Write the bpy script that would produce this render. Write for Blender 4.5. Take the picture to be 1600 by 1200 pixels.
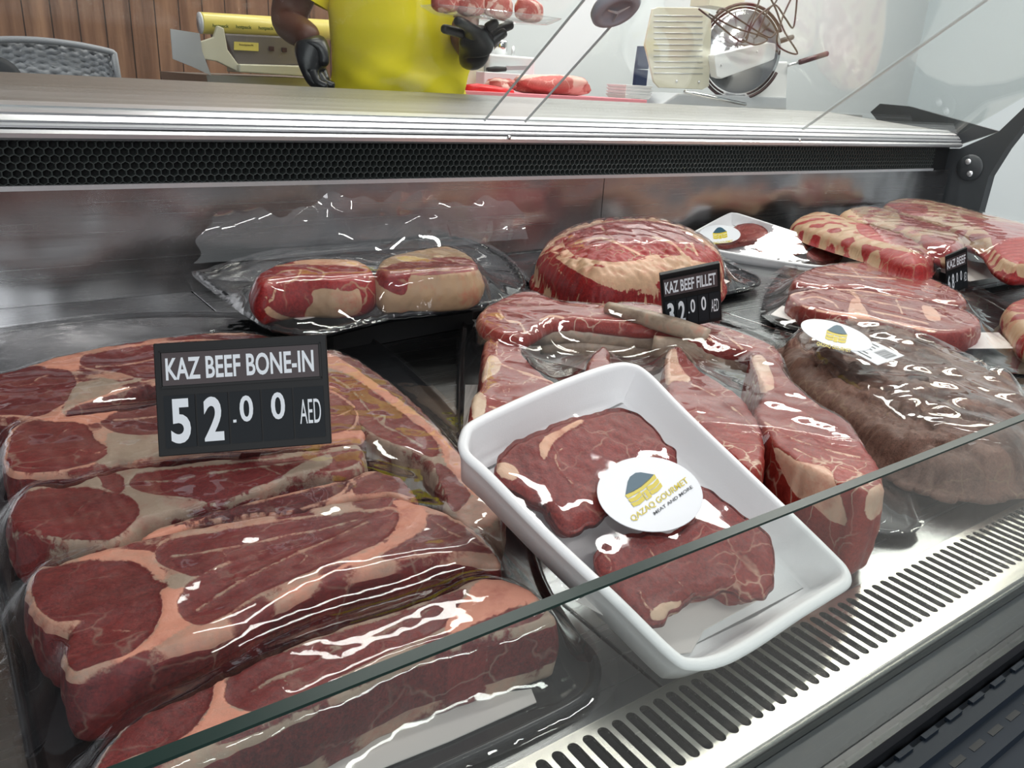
import bpy, bmesh, math, random
import numpy as np
from mathutils import Matrix, Vector
from mathutils.geometry import delaunay_2d_cdt

for o in list(bpy.data.objects):
    bpy.data.objects.remove(o)
S = bpy.context.scene
COL = S.collection
rnd = random.Random(7)
PI = math.pi

# ------------------------------------------------------------------ camera
F = 1250.0
H = 0.275                      # eye height above the display deck (deck is z = 0, metres)
_vx = np.array([1850., -360., F]); _vx /= np.linalg.norm(_vx)
_vy = np.array([-950., -520., F]); _vy -= _vx * (_vx @ _vy); _vy /= np.linalg.norm(_vy)
_vz = np.cross(_vx, _vy)
R3 = np.stack([_vx, _vy, _vz])
cam_d = bpy.data.cameras.new('camera'); cam = bpy.data.objects.new('camera', cam_d); COL.objects.link(cam)
cam_d.sensor_width = 36.0; cam_d.lens = F / 1600 * 36; cam_d.clip_start = 0.01; cam_d.clip_end = 60
cam.matrix_world = Matrix((
    (R3[0, 0], -R3[0, 1], -R3[0, 2], 0),
    (R3[1, 0], -R3[1, 1], -R3[1, 2], 0),
    (R3[2, 0], -R3[2, 1], -R3[2, 2], H),
    (0, 0, 0, 1)))
S.camera = cam

# ------------------------------------------------------------------ world, lights, exposure
S.view_settings.view_transform = 'Standard'
S.view_settings.look = 'None'
S.view_settings.exposure = -0.16
S.view_settings.gamma = 1.0
W = bpy.data.worlds.new('daylight'); S.world = W; W.use_nodes = True
wn = W.node_tree.nodes; wl = W.node_tree.links
bg = wn['Background']
tc = wn.new('ShaderNodeTexCoord'); sep = wn.new('ShaderNodeSeparateXYZ'); cr = wn.new('ShaderNodeValToRGB')
wl.new(tc.outputs['Generated'], sep.inputs[0]); wl.new(sep.outputs['Z'], cr.inputs[0]); wl.new(cr.outputs[0], bg.inputs[0])
cr.color_ramp.elements[0].position = 0.0; cr.color_ramp.elements[0].color = (.30, .31, .33, 1)
cr.color_ramp.elements[1].position = 0.6; cr.color_ramp.elements[1].color = (.66, .69, .73, 1)
bg.inputs[1].default_value = 0.62


def area(name, loc, target, sx, sy, power, col=(1, 1, 1)):
    l = bpy.data.lights.new(name, 'AREA'); l.shape = 'RECTANGLE'; l.size = sx; l.size_y = sy
    l.energy = power; l.color = col
    o = bpy.data.objects.new(name, l); COL.objects.link(o); o.location = loc
    o.rotation_euler = (Vector(target) - Vector(loc)).to_track_quat('-Z', 'Y').to_euler()
    return o


# shop front daylight behind the customer, ceiling strip lamps above the counter and the kitchen; unseen lights added for film streaks and white wall
area('shop_window_light', (-1.6, -3.2, 1.3), (.4, .6, 0), 2.6, 1.8, 64, (.95, .97, 1))
area('overhead_light', (1.65, .36, 1.93), (1.65, .36, 0), 1.1, .09, 16, (1, .98, .95))
area('overhead_light', (.1, -1.4, 1.93), (.1, -1.3, 0), 1.1, .12, 14, (1, .98, .95))  # unseen customer-side light, added to put streak highlights on the films
area('overhead_light', (1.6, -2.2, 1.93), (1.6, -2.1, 0), 1.1, .12, 14, (1, .98, .95))  # second unseen light added for the film streaks
area('overhead_light', (.9, 1.25, 1.92), (.9, 1.0, 0), 1.2, .12, 14, (1, .97, .92))
area('overhead_light', (2.6, 1.25, 1.92), (2.6, 1.0, 0), 1.2, .12, 14, (1, .97, .92))
area('overhead_light', (1.4, 2.3, 1.92), (1.4, 2.4, 0), 1.2, .3, 26, (1, .98, .95))
area('overhead_light', (3.3, 1.50, 1.93), (3.3, 1.50, 0), 2.6, .22, 34, (1, .94, .84))
area('overhead_light', (3.4, 2.3, 1.92), (3.4, 2.4, 0), 1.2, .3, 26, (1, .98, .95))  # unseen kitchen light added to brighten the white wall


# ------------------------------------------------------------------ geometry helpers
def ray(px, py):
    return R3 @ np.stack([np.asarray(px, float) - 800, np.asarray(py, float) - 600, np.full(np.shape(px), F)])


def unproj(pts, plane):
    """photo points to the plane z = z0 + gx x + gy y"""
    z0, gx, gy = plane
    p = np.atleast_2d(np.asarray(pts, float)); d = ray(p[:, 0], p[:, 1])
    t = (z0 - H) / (d[2] - gx * d[0] - gy * d[1])
    return np.stack([d[0] * t, d[1] * t, d[2] * t + H], 1)


def zp(z):
    return (z, 0., 0.)


def plane3(a, b, c):
    """plane through three points as (z0,gx,gy)"""
    M = np.array([[1, a[0], a[1]], [1, b[0], b[1]], [1, c[0], c[1]]]); return tuple(np.linalg.solve(M, [a[2], b[2], c[2]]))


def ony(px, py, y):
    d = ray(px, py); t = y / d[1]; return np.array([d[0] * t, y, d[2] * t + H])


def onx(px, py, x):
    d = ray(px, py); t = x / d[0]; return np.array([x, d[1] * t, d[2] * t + H])


def onpl(pts, P0, n):
    out = []
    for p in pts:
        d = ray(p[0], p[1]); o = np.array([0, 0, H]); t = (n @ (P0 - o)) / (n @ d); out.append(d * t + o)
    return np.array(out)


def proj(P):
    q = (np.asarray(P) - [0, 0, H]) @ R3
    return q[:, :2] / q[:, 2:3] * F + [800, 600], q[:, 2]


def smooth(poly, n=4, closed=True):
    P = np.asarray(poly, float); m = len(P); out = []
    for i in range(m if closed else m - 1):
        if closed:
            a, b, c, d = P[i - 1], P[i], P[(i + 1) % m], P[(i + 2) % m]
        else:
            a, b, c, d = P[max(i - 1, 0)], P[i], P[i + 1], P[min(i + 2, m - 1)]
        for k in range(n):
            t = k / n
            out.append(.5 * ((2 * b) + (-a + c) * t + (2 * a - 5 * b + 4 * c - d) * t * t + (-a + 3 * b - 3 * c + d) * t ** 3))
    if not closed: out.append(P[-1])
    return np.array(out)


def resample(P, s):
    Q = np.vstack([P, P[:1]]); L = np.r_[0, np.cumsum(np.linalg.norm(np.diff(Q, axis=0), axis=1))]
    n = max(8, int(L[-1] / s)); t = np.linspace(0, L[-1], n, endpoint=False)
    return np.stack([np.interp(t, L, Q[:, k]) for k in range(Q.shape[1])], 1)


def segdist(P, A, B):
    out = np.full(len(P), 1e9)
    for i in range(0, len(P), 8000):
        p = P[i:i + 8000, None, :]; d = (B - A)[None]; w = p - A[None]
        t = np.clip((w * d).sum(2) / np.maximum((d * d).sum(2), 1e-12), 0, 1)
        out[i:i + 8000] = np.sqrt(((w - d * t[..., None]) ** 2).sum(2)).min(1)
    return out


def inside(P, poly):
    x, y = P[:, 0], P[:, 1]; r = np.zeros(len(P), bool); j = len(poly) - 1
    for i in range(len(poly)):
        xi, yi = poly[i]; xj, yj = poly[j]
        if yi != yj:
            r ^= ((yi > y) != (yj > y)) & (x < (xj - xi) * (y - yi) / (yj - yi) + xi)
        j = i
    return r


def sdpoly(P, poly):
    d = segdist(P, poly, np.roll(poly, -1, 0)); return np.where(inside(P, poly), d, -d)


def sines(P, f, seed, n=6):
    r = np.random.RandomState(seed); v = np.zeros(len(P))
    for k in range(n):
        a = r.uniform(0, 2 * PI); b = r.uniform(0, 2 * PI); fr = f * r.uniform(.6, 1.7)
        z = r.uniform(-1, 1) if P.shape[1] > 2 else 0
        v += np.sin((P[:, 0] * math.cos(a) + P[:, 1] * math.sin(a) + (P[:, 2] * z if P.shape[1] > 2 else 0)) * fr * 2 * PI + b)
    return v / n


def cdt(outline, s, jitter=True, holes=()):
    lo, hi = outline.min(0), outline.max(0); r = np.random.RandomState(3)
    gx, gy = np.meshgrid(np.arange(lo[0], hi[0], s), np.arange(lo[1], hi[1], s * .87))
    gx = gx + (np.arange(gx.shape[0]) % 2)[:, None] * s * .5
    G = np.stack([gx.ravel(), gy.ravel()], 1)
    if jitter: G += r.uniform(-.18, .18, G.shape) * s
    G = G[inside(G, outline)]
    if len(G): G = G[segdist(G, outline, np.roll(outline, -1, 0)) > s * .55]
    n = len(outline); V = [Vector(p) for p in outline] + [Vector(p) for p in G]
    E = [(i, (i + 1) % n) for i in range(n)]; k = n
    allv = V
    res = delaunay_2d_cdt(allv, E, [], 1, 1e-7)
    return np.array([tuple(v) for v in res[0]]), [tuple(f) for f in res[2]]


def mesh_obj(name, V, Fc, mat, parent=None, smoothf=True, attrs=None):
    me = bpy.data.meshes.new(name); me.from_pydata([tuple(map(float, v)) for v in V], [], [tuple(f) for f in Fc]); me.update()
    if smoothf: me.polygons.foreach_set('use_smooth', [True] * len(me.polygons))
    if attrs:
        for k, a in attrs.items():
            at = me.attributes.new(k, 'FLOAT', 'POINT'); at.data.foreach_set('value', np.asarray(a, 'f'))
    o = bpy.data.objects.new(name, me); COL.objects.link(o)
    if mat: me.materials.append(mat)
    if parent: o.parent = parent
    return o


def tag(o, label=None, cat=None, group=None, kind=None):
    if label: o['label'] = label
    if cat: o['category'] = cat
    if group: o['group'] = group
    if kind: o['kind'] = kind
    return o


def empty(name, loc, label=None, cat=None, group=None):
    o = bpy.data.objects.new(name, None); COL.objects.link(o); o.location = tuple(map(float, loc)); o.empty_display_size = .03
    return tag(o, label, cat, group)


def keep(child, parent):
    """parent while keeping the world place (builders work in world coordinates)"""
    child.parent = parent
    child.matrix_parent_inverse = Matrix.Translation(-(Vector(parent.location) + world_off(parent)))
    return child


def world_off(o):
    return Vector((0, 0, 0))


class MB:
    def __init__(s): s.v = []; s.f = []

    def add(s, V, Fc):
        n = len(s.v); s.v += [tuple(map(float, p)) for p in V]; s.f += [tuple(i + n for i in f) for f in Fc]; return s

    def box(s, a, b):
        (x0, y0, z0), (x1, y1, z1) = a, b
        return s.add([(x0, y0, z0), (x1, y0, z0), (x1, y1, z0), (x0, y1, z0), (x0, y0, z1), (x1, y0, z1), (x1, y1, z1), (x0, y1, z1)],
                     [(0, 3, 2, 1), (4, 5, 6, 7), (0, 1, 5, 4), (1, 2, 6, 5), (2, 3, 7, 6), (3, 0, 4, 7)])

    def obox(s, o, ex, ey, ez):
        o, ex, ey, ez = map(np.asarray, (o, ex, ey, ez))
        V = [o, o + ex, o + ex + ey, o + ey, o + ez, o + ex + ez, o + ex + ey + ez, o + ey + ez]
        return s.add(V, [(0, 3, 2, 1), (4, 5, 6, 7), (0, 1, 5, 4), (1, 2, 6, 5), (2, 3, 7, 6), (3, 0, 4, 7)])

    def tube(s, pts, r, n=10, cap=True):
        P = [Vector(tuple(map(float, p))) for p in pts]; rs = r if hasattr(r, '__len__') else [r] * len(P)
        rings = []; up = None
        for i, p in enumerate(P):
            d = (P[min(i + 1, len(P) - 1)] - P[max(i - 1, 0)]).normalized()
            if up is None: up = d.orthogonal().normalized()
            a = (up - d * up.dot(d)).normalized(); b = d.cross(a); up = a
            rings.append([p + (a * math.cos(2 * PI * k / n) + b * math.sin(2 * PI * k / n)) * rs[i] for k in range(n)])
        V = [v for q in rings for v in q]; Fc = []
        for i in range(len(P) - 1):
            for k in range(n): Fc.append((i * n + k, i * n + (k + 1) % n, (i + 1) * n + (k + 1) % n, (i + 1) * n + k))
        if cap: Fc += [tuple(range(n))[::-1], tuple((len(P) - 1) * n + k for k in range(n))]
        return s.add(V, Fc)

    def prism(s, poly3, ext):
        n = len(poly3); A = [np.asarray(p, float) for p in poly3]; e = np.asarray(ext, float)
        return s.add(A + [p + e for p in A], [tuple(range(n)), tuple(range(n, 2 * n))[::-1]] + [(i, n + i, n + (i + 1) % n, (i + 1) % n) for i in range(n)])

    def lathe(s, prof, c, ax, n=32):
        ax = Vector(tuple(map(float, ax))).normalized(); a = ax.orthogonal().normalized(); b = ax.cross(a); c = Vector(tuple(map(float, c)))
        V = [c + ax * h + (a * math.cos(2 * PI * k / n) + b * math.sin(2 * PI * k / n)) * r for r, h in prof for k in range(n)]
        Fc = [(i * n + k, i * n + (k + 1) % n, (i + 1) * n + (k + 1) % n, (i + 1) * n + k) for i in range(len(prof) - 1) for k in range(n)]
        return s.add(V, Fc)

    def build(s, name, mat, parent=None, smoothf=False, bevel=0):
        loc = Vector(parent.location) if parent else None
        o = mesh_obj(name, s.v, s.f, mat, None, smoothf)
        fix_normals(o)
        if bevel:
            m = o.modifiers.new('bevel', 'BEVEL'); m.width = bevel; m.segments = 2; m.limit_method = 'ANGLE'
        if parent: attach(o, parent)
        return o


def fix_normals(o):
    bm = bmesh.new(); bm.from_mesh(o.data); bmesh.ops.recalc_face_normals(bm, faces=bm.faces); bm.to_mesh(o.data); bm.free()


def root_loc(o):
    v = Vector((0, 0, 0))
    while o: v += Vector(o.location); o = o.parent
    return v


def attach(o, parent):
    """meshes are built in world coordinates; move them into the parent's frame"""
    o.data.transform(Matrix.Translation(-root_loc(parent))); o.parent = parent; return o


def rebase(o):
    """put the origin of a top level mesh at its base"""
    V = np.array([v.co for v in o.data.vertices]); c = V.mean(0); c[2] = V[:, 2].min()
    o.data.transform(Matrix.Translation(-Vector(c))); o.location = Vector(c); return o


# ------------------------------------------------------------------ materials
def mat(name, col, rough=.5, metal=0., spec=.5, **k):
    m = bpy.data.materials.new(name); m.use_nodes = True; b = m.node_tree.nodes['Principled BSDF']
    b.inputs['Base Color'].default_value = (*col, 1); b.inputs['Roughness'].default_value = rough; b.inputs['Metallic'].default_value = metal
    b.inputs['Specular IOR Level'].default_value = spec
    for kk, v in k.items(): b.inputs[kk.replace('_', ' ')].default_value = v
    return m


def srgb(r, g, b):
    return tuple(((c / 255) / 12.92 if c / 255 <= .04045 else ((c / 255 + .055) / 1.055) ** 2.4) for c in (r, g, b))


def N(m, t, **k):
    n = m.node_tree.nodes.new(t)
    for a, v in k.items():
        if hasattr(n, a): setattr(n, a, v)
        else: n.inputs[a.replace('_', ' ')].default_value = v
    return n


def L(m, a, b): m.node_tree.links.new(a, b)


def noise_node(m, scale, detail=4, rough=.55, vec=None):
    n = N(m, 'ShaderNodeTexNoise'); n.inputs['Scale'].default_value = scale; n.inputs['Detail'].default_value = detail; n.inputs['Roughness'].default_value = rough
    if vec is None:
        t = N(m, 'ShaderNodeTexCoord'); vec = t.outputs['Object']
    L(m, vec, n.inputs['Vector']); return n


def ramp(m, fac, stops):
    r = N(m, 'ShaderNodeValToRGB'); e = r.color_ramp.elements
    while len(e) < len(stops): e.new(.5)
    for i, (p, c) in enumerate(stops): e[i].position = p; e[i].color = (*c, 1) if len(c) == 3 else c
    L(m, fac, r.inputs[0]); return r


def math_node(m, op, a, b=None, c=None):
    n = N(m, 'ShaderNodeMath', operation=op)
    for i, x in enumerate((a, b, c)):
        if x is None: continue
        if isinstance(x, (int, float)): n.inputs[i].default_value = x
        else: L(m, x, n.inputs[i])
    return n.outputs[0]


def mixc(m, fac, a, b):
    n = N(m, 'ShaderNodeMix'); n.data_type = 'RGBA'
    for s, x in ((0, fac), (6, a), (7, b)):
        if isinstance(x, tuple): n.inputs[s].default_value = (*x, 1)
        elif isinstance(x, (int, float)): n.inputs[s].default_value = x
        else: L(m, x, n.inputs[s])
    return n.outputs[2]


def bump(m, h, strength, dist, tgt=None):
    b = N(m, 'ShaderNodeBump'); b.inputs['Strength'].default_value = strength; b.inputs['Distance'].default_value = dist
    L(m, h, b.inputs['Height']); L(m, b.outputs[0], (tgt or m.node_tree.nodes['Principled BSDF']).inputs['Normal']); return b


def meat_mat(name, dark, bright, fat0, fat1, fine=1.0, rough=.33, marble=.5):
    m = mat(name, (.5, .1, .1), rough + .08, 0., .28); b = m.node_tree.nodes['Principled BSDF']
    tcn = N(m, 'ShaderNodeTexCoord'); ob = tcn.outputs['Object']
    sd = N(m, 'ShaderNodeAttribute', attribute_name='sd').outputs['Fac']
    tone = N(m, 'ShaderNodeAttribute', attribute_name='tone').outputs['Fac']
    fc = N(m, 'ShaderNodeAttribute', attribute_name='fcol').outputs['Fac']
    n1 = noise_node(m, 90 * fine, 5, .6, ob).outputs['Fac']; n2 = noise_node(m, 420 * fine, 3, .7, ob).outputs['Fac']; n3 = noise_node(m, 22 * fine, 3, .5, ob).outputs['Fac']
    # ragged edge between muscle and fat, in millimetres
    e = math_node(m, 'ADD', math_node(m, 'ADD', sd, .35), math_node(m, 'MULTIPLY', math_node(m, 'SUBTRACT', n1, .5), 3.2))
    e = math_node(m, 'ADD', e, math_node(m, 'MULTIPLY', math_node(m, 'SUBTRACT', n2, .5), 1.2))
    mr = N(m, 'ShaderNodeMapRange'); mr.interpolation_type = 'SMOOTHSTEP'; L(m, e, mr.inputs[0]); mr.inputs[1].default_value = -.35; mr.inputs[2].default_value = .45
    # thin marbling veins
    mp = N(m, 'ShaderNodeMapping'); L(m, ob, mp.inputs[0]); mp.inputs['Scale'].default_value = (1, 1.9, 1)
    wob = N(m, 'ShaderNodeVectorMath', operation='ADD'); nn = noise_node(m, 35 * fine, 3, .6, ob); L(m, mp.outputs[0], wob.inputs[0])
    sc = N(m, 'ShaderNodeVectorMath', operation='SCALE'); L(m, nn.outputs['Color'], sc.inputs[0]); sc.inputs['Scale'].default_value = .03; L(m, sc.outputs[0], wob.inputs[1])
    vo = N(m, 'ShaderNodeTexVoronoi', feature='DISTANCE_TO_EDGE'); vo.inputs['Scale'].default_value = 30 * fine; L(m, wob.outputs[0], vo.inputs['Vector'])
    vein = N(m, 'ShaderNodeMapRange'); L(m, vo.outputs['Distance'], vein.inputs[0]); vein.inputs[1].default_value = .0; vein.inputs[2].default_value = .035; vein.inputs[3].default_value = 1; vein.inputs[4].default_value = 0
    gate = N(m, 'ShaderNodeMapRange'); L(m, n3, gate.inputs[0]); gate.inputs[1].default_value = .45; gate.inputs[2].default_value = .62
    veinf = math_node(m, 'MULTIPLY', math_node(m, 'MULTIPLY', vein.outputs[0], gate.outputs[0]), marble)
    t2 = math_node(m, 'ADD', math_node(m, 'MULTIPLY', tone, .62), math_node(m, 'MULTIPLY', math_node(m, 'SUBTRACT', n3, .3), .75))
    t2 = math_node(m, 'ADD', t2, math_node(m, 'MULTIPLY', math_node(m, 'SUBTRACT', n2, .5), 1.1))
    t2 = math_node(m, 'ADD', t2, math_node(m, 'MULTIPLY', math_node(m, 'SUBTRACT', noise_node(m, 1100, 2, .6, ob).outputs['Fac'], .5), .9))
    red = ramp(m, t2, [(0, dark), (1, bright)]).outputs[0]
    red = mixc(m, veinf, red, fat0)
    f2 = math_node(m, 'ADD', fc, math_node(m, 'MULTIPLY', math_node(m, 'SUBTRACT', n3, .5), 1.3))
    f2 = math_node(m, 'ADD', f2, math_node(m, 'MULTIPLY', math_node(m, 'SUBTRACT', n1, .5), .5))
    f2 = math_node(m, 'ADD', f2, math_node(m, 'MULTIPLY', math_node(m, 'SUBTRACT', n2, .5), .7))
    fat = ramp(m, f2, [(.1, fat0), (.9, fat1)]).outputs[0]
    blush = N(m, 'ShaderNodeMapRange'); L(m, noise_node(m, 55 * fine, 4, .65, ob).outputs['Fac'], blush.inputs[0]); blush.inputs[1].default_value = .52; blush.inputs[2].default_value = .78; blush.inputs[4].default_value = .6
    fat = mixc(m, blush.outputs[0], fat, bright)
    colr = mixc(m, mr.outputs[0], fat, red)
    L(m, colr, b.inputs['Base Color'])
    hgt = math_node(m, 'ADD', math_node(m, 'MULTIPLY', n2, .35), math_node(m, 'MULTIPLY', mr.outputs[0], .5))
    hgt = math_node(m, 'ADD', hgt, math_node(m, 'MULTIPLY', n1, .6))
    bump(m, hgt, .55, .0012)
    return m


M = {}
M['beef'] = meat_mat('beef_bone_in', srgb(64, 20, 23), srgb(138, 48, 46), srgb(150, 132, 116), srgb(200, 136, 114), 1, .4, .5)
M['fillet'] = meat_mat('beef_fillet', srgb(84, 22, 20), srgb(160, 56, 46), srgb(205, 175, 150), srgb(222, 170, 140), 1, .34, .55)
M['chop'] = meat_mat('rib_chop', srgb(98, 24, 22), srgb(172, 66, 56), srgb(208, 184, 160), srgb(224, 170, 145), 1, .32, .9)
M['roast'] = meat_mat('roast', srgb(96, 18, 22), srgb(182, 52, 50), srgb(172, 142, 112), srgb(214, 168, 138), .8, .34, 1.)
M['brown'] = meat_mat('brown_offcuts', srgb(70, 50, 42), srgb(140, 104, 90), srgb(150, 130, 104), srgb(170, 146, 122), .9, .5, .5)
M['carcass'] = meat_mat('carcass', srgb(150, 62, 60), srgb(205, 120, 112), srgb(222, 190, 178), srgb(226, 168, 156), .7, .4, 1.)
M['bone'] = mat('bone', srgb(168, 150, 130), .4)
_b = ramp(M['bone'], noise_node(M['bone'], 60, 4, .6).outputs['Fac'], [(.3, srgb(128, 108, 94)), (.55, srgb(176, 158, 138)), (.75, srgb(196, 140, 120))]); L(M['bone'], _b.outputs[0], M['bone'].node_tree.nodes['Principled BSDF'].inputs['Base Color'])


def steel(name, col, rough, scale=(3, 400, 400), bumpy=0, bs=8):
    m = mat(name, col, rough, 1.0); ob = N(m, 'ShaderNodeTexCoord').outputs['Object']
    mp = N(m, 'ShaderNodeMapping'); L(m, ob, mp.inputs[0]); mp.inputs['Scale'].default_value = scale
    n = noise_node(m, 1, 4, .6, mp.outputs[0])
    mr = N(m, 'ShaderNodeMapRange'); L(m, n.outputs['Fac'], mr.inputs[0]); mr.inputs[3].default_value = rough * .7; mr.inputs[4].default_value = rough * 1.4
    L(m, mr.outputs[0], m.node_tree.nodes['Principled BSDF'].inputs['Roughness'])
    if bumpy:
        n2 = noise_node(m, bs, 1.5, .4, ob); bump(m, n2.outputs['Fac'], 1, bumpy)
    return m


M['deck'] = steel('deck_steel', (.34, .35, .355), .24)
M['backsteel'] = steel('back_panel_steel', (.48, .475, .48), .24, (3, 3, 300), .022, 6)
M['ledge'] = steel('ledge_steel', (.42, .41, .39), .34, (2, 60, 60)); M['ledge'].node_tree.nodes['Principled BSDF'].inputs['Metallic'].default_value = .75
M['alu'] = mat('aluminium', (.74, .75, .77), .3, .7)
M['grille'] = steel('grille_steel', (.62, .61, .56), .24)
M['black'] = mat('black_plastic', (.012, .013, .015), .28)
M['blackmatt'] = mat('black_matt', (.012, .013, .014), .6)
M['honey'] = mat('honeycomb_plastic', (.05, .058, .056), .4)
M['bumper'] = mat('bumper_plastic', (.010, .016, .025), .55, 0, .25)
M['fascia'] = mat('dark_fascia', (.055, .062, .066), .4, 0, .3)
M['endpanel'] = mat('grey_end_panel', (.055, .062, .068), .45)
M['tray'] = mat('black_foam_tray', (.010, .011, .013), .22)
M['pad'] = mat('white_absorbent_pad', srgb(225, 220, 216), .8)
M['styro'] = mat('white_foam', srgb(246, 247, 248), .5)
_n = noise_node(M['styro'], 900, 2); bump(M['styro'], _n.outputs['Fac'], .25, .0004)
M['white'] = mat('white_paint', srgb(235, 236, 236), .5)
M['wallwhite'] = mat('white_wall', srgb(214, 218, 220), .35)
M['wallgrey'] = mat('grey_white_wall', srgb(205, 214, 218), .5)
M['shirt'] = mat('yellow_cotton', srgb(244, 228, 40), .85)
_n = noise_node(M['shirt'], 900, 2); bump(M['shirt'], _n.outputs['Fac'], .3, .0006)
M['skin'] = mat('dark_skin', srgb(92, 54, 40), .5)
M['glove'] = mat('black_glove', (.010, .011, .014), .3)
M['trouser'] = mat('dark_trousers', (.02, .022, .03), .8)
M['hair'] = mat('black_hair', (.01, .009, .008), .7)
M['label'] = mat('white_label', srgb(226, 229, 234), .35)
M['yellow'] = mat('logo_yellow', srgb(205, 186, 30), .4)
M['teal'] = mat('logo_teal', srgb(18, 74, 96), .4)
M['ink'] = mat('ink_grey', srgb(70, 74, 80), .5)
M['tagwindow'] = mat('tag_window', srgb(78, 70, 72), .5, 0, .3)
M['digit'] = mat('tag_digit', srgb(232, 240, 246), .5)
M['card'] = mat('tag_card', (.016, .020, .024), .6, 0, .2)
M['tagblack'] = mat('tag_black', (.008, .009, .010), .5, 0, .3)
M['red'] = mat('red_plastic', srgb(215, 25, 30), .35)
M['pink'] = mat('pink_board', srgb(225, 140, 150), .5)
M['blue'] = mat('dark_blue_card', srgb(20, 40, 80), .4)
M['cream'] = mat('cream_plastic', srgb(214, 210, 190), .4)
M['rollyellow'] = mat('yellow_roll', srgb(222, 206, 110), .35)
M['steelmirror'] = mat('chrome', (.8, .8, .8), .12, 1.)
M['brownwood'] = mat('wood', (.3, .15, .08), .45)

# dark walnut boards
m = M['brownwood']; ob = N(m, 'ShaderNodeTexCoord').outputs['Object']
mp = N(m, 'ShaderNodeMapping'); L(m, ob, mp.inputs[0]); mp.inputs['Scale'].default_value = (26, 1, 1.6)
g = noise_node(m, 1, 6, .6, mp.outputs[0])
r_ = ramp(m, g.outputs['Fac'], [(.3, srgb(84, 58, 44)), (.5, srgb(134, 98, 76)), (.7, srgb(168, 128, 100))])
sx = N(m, 'ShaderNodeSeparateXYZ'); L(m, ob, sx.inputs[0])
fr = math_node(m, 'FRACT', math_node(m, 'MULTIPLY', sx.outputs[0], 1 / .075))
gap = math_node(m, 'LESS_THAN', fr, .05)
fl = math_node(m, 'FLOOR', math_node(m, 'MULTIPLY', sx.outputs[0], 1 / .075))
wn_ = N(m, 'ShaderNodeTexWhiteNoise', noise_dimensions='1D'); L(m, fl, wn_.inputs['W'])
c1 = mixc(m, math_node(m, 'MULTIPLY', wn_.outputs['Value'], .35), r_.outputs[0], srgb(90, 54, 38))
c1 = mixc(m, gap, c1, srgb(40, 22, 16)); L(m, c1, m.node_tree.nodes['Principled BSDF'].inputs['Base Color'])

# floor tiles
M['tile'] = mat('floor_tile', srgb(150, 148, 145), .25)


def film_mat(name, strength=1.0, bscale=60, bdist=.0015, haze=.04, tint=(1, 1, 1)):
    m = bpy.data.materials.new(name); m.use_nodes = True; nt = m.node_tree; nt.nodes.remove(nt.nodes['Principled BSDF'])
    out = nt.nodes['Material Output']
    tr = N(m, 'ShaderNodeBsdfTransparent'); tr.inputs[0].default_value = (*tint, 1)
    gl = N(m, 'ShaderNodeBsdfGlossy'); gl.inputs['Roughness'].default_value = .035; gl.inputs['Color'].default_value = (1, 1, 1, 1)
    ob = N(m, 'ShaderNodeTexCoord').outputs['Object']
    n1 = noise_node(m, bscale, 3, .5, ob); bmp = bump(m, n1.outputs['Fac'], 1, bdist, gl)
    lw = N(m, 'ShaderNodeLayerWeight'); lw.inputs['Blend'].default_value = .5; L(m, bmp.outputs[0], lw.inputs['Normal'])
    pw = math_node(m, 'POWER', lw.outputs['Facing'], 4.5)
    f = math_node(m, 'MINIMUM', math_node(m, 'MULTIPLY', math_node(m, 'ADD', math_node(m, 'MULTIPLY', pw, .9), .04), strength), .9)
    mx = N(m, 'ShaderNodeMixShader'); L(m, f, mx.inputs[0]); L(m, tr.outputs[0], mx.inputs[1]); L(m, gl.outputs[0], mx.inputs[2])
    df = N(m, 'ShaderNodeBsdfDiffuse'); df.inputs[0].default_value = (.8, .8, .82, 1)
    mx2 = N(m, 'ShaderNodeMixShader'); mx2.inputs[0].default_value = haze; L(m, mx.outputs[0], mx2.inputs[1]); L(m, df.outputs[0], mx2.inputs[2])
    L(m, mx2.outputs[0], out.inputs[0]); return m


M['film'] = film_mat('vacuum_film', .9, 24, .0009, .006)
M['loosefilm'] = film_mat('loose_film', 3.0, 7, .0006, .03)
M['filmsmooth'] = film_mat('stretch_film', .9, 11, .0012, .012)
M['glass'] = film_mat('clear_glass', .8, .5, 0.0, .004, (.97, .99, .98))
M['glassedge'] = mat('green_glass_edge', srgb(22, 46, 42), .3, 0, .25)

# ------------------------------------------------------------------ case and room
Yb = 1.074        # back panel of the display well
deck = MB()
xs = [-1.2, .256, .256, .86, 1.46, 2.12]
for a, b in ((-1.2, .2552), (.2568, .8592), (.8608, 1.4592), (1.4608, 2.12)):
    deck.box((a, .21, -.012), (b, Yb, 0))
o = deck.build('display_deck', M['deck'], bevel=.0008)
tag(o, 'brushed dark steel deck plates under the meat packs', 'display deck'); rebase(o)

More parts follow.
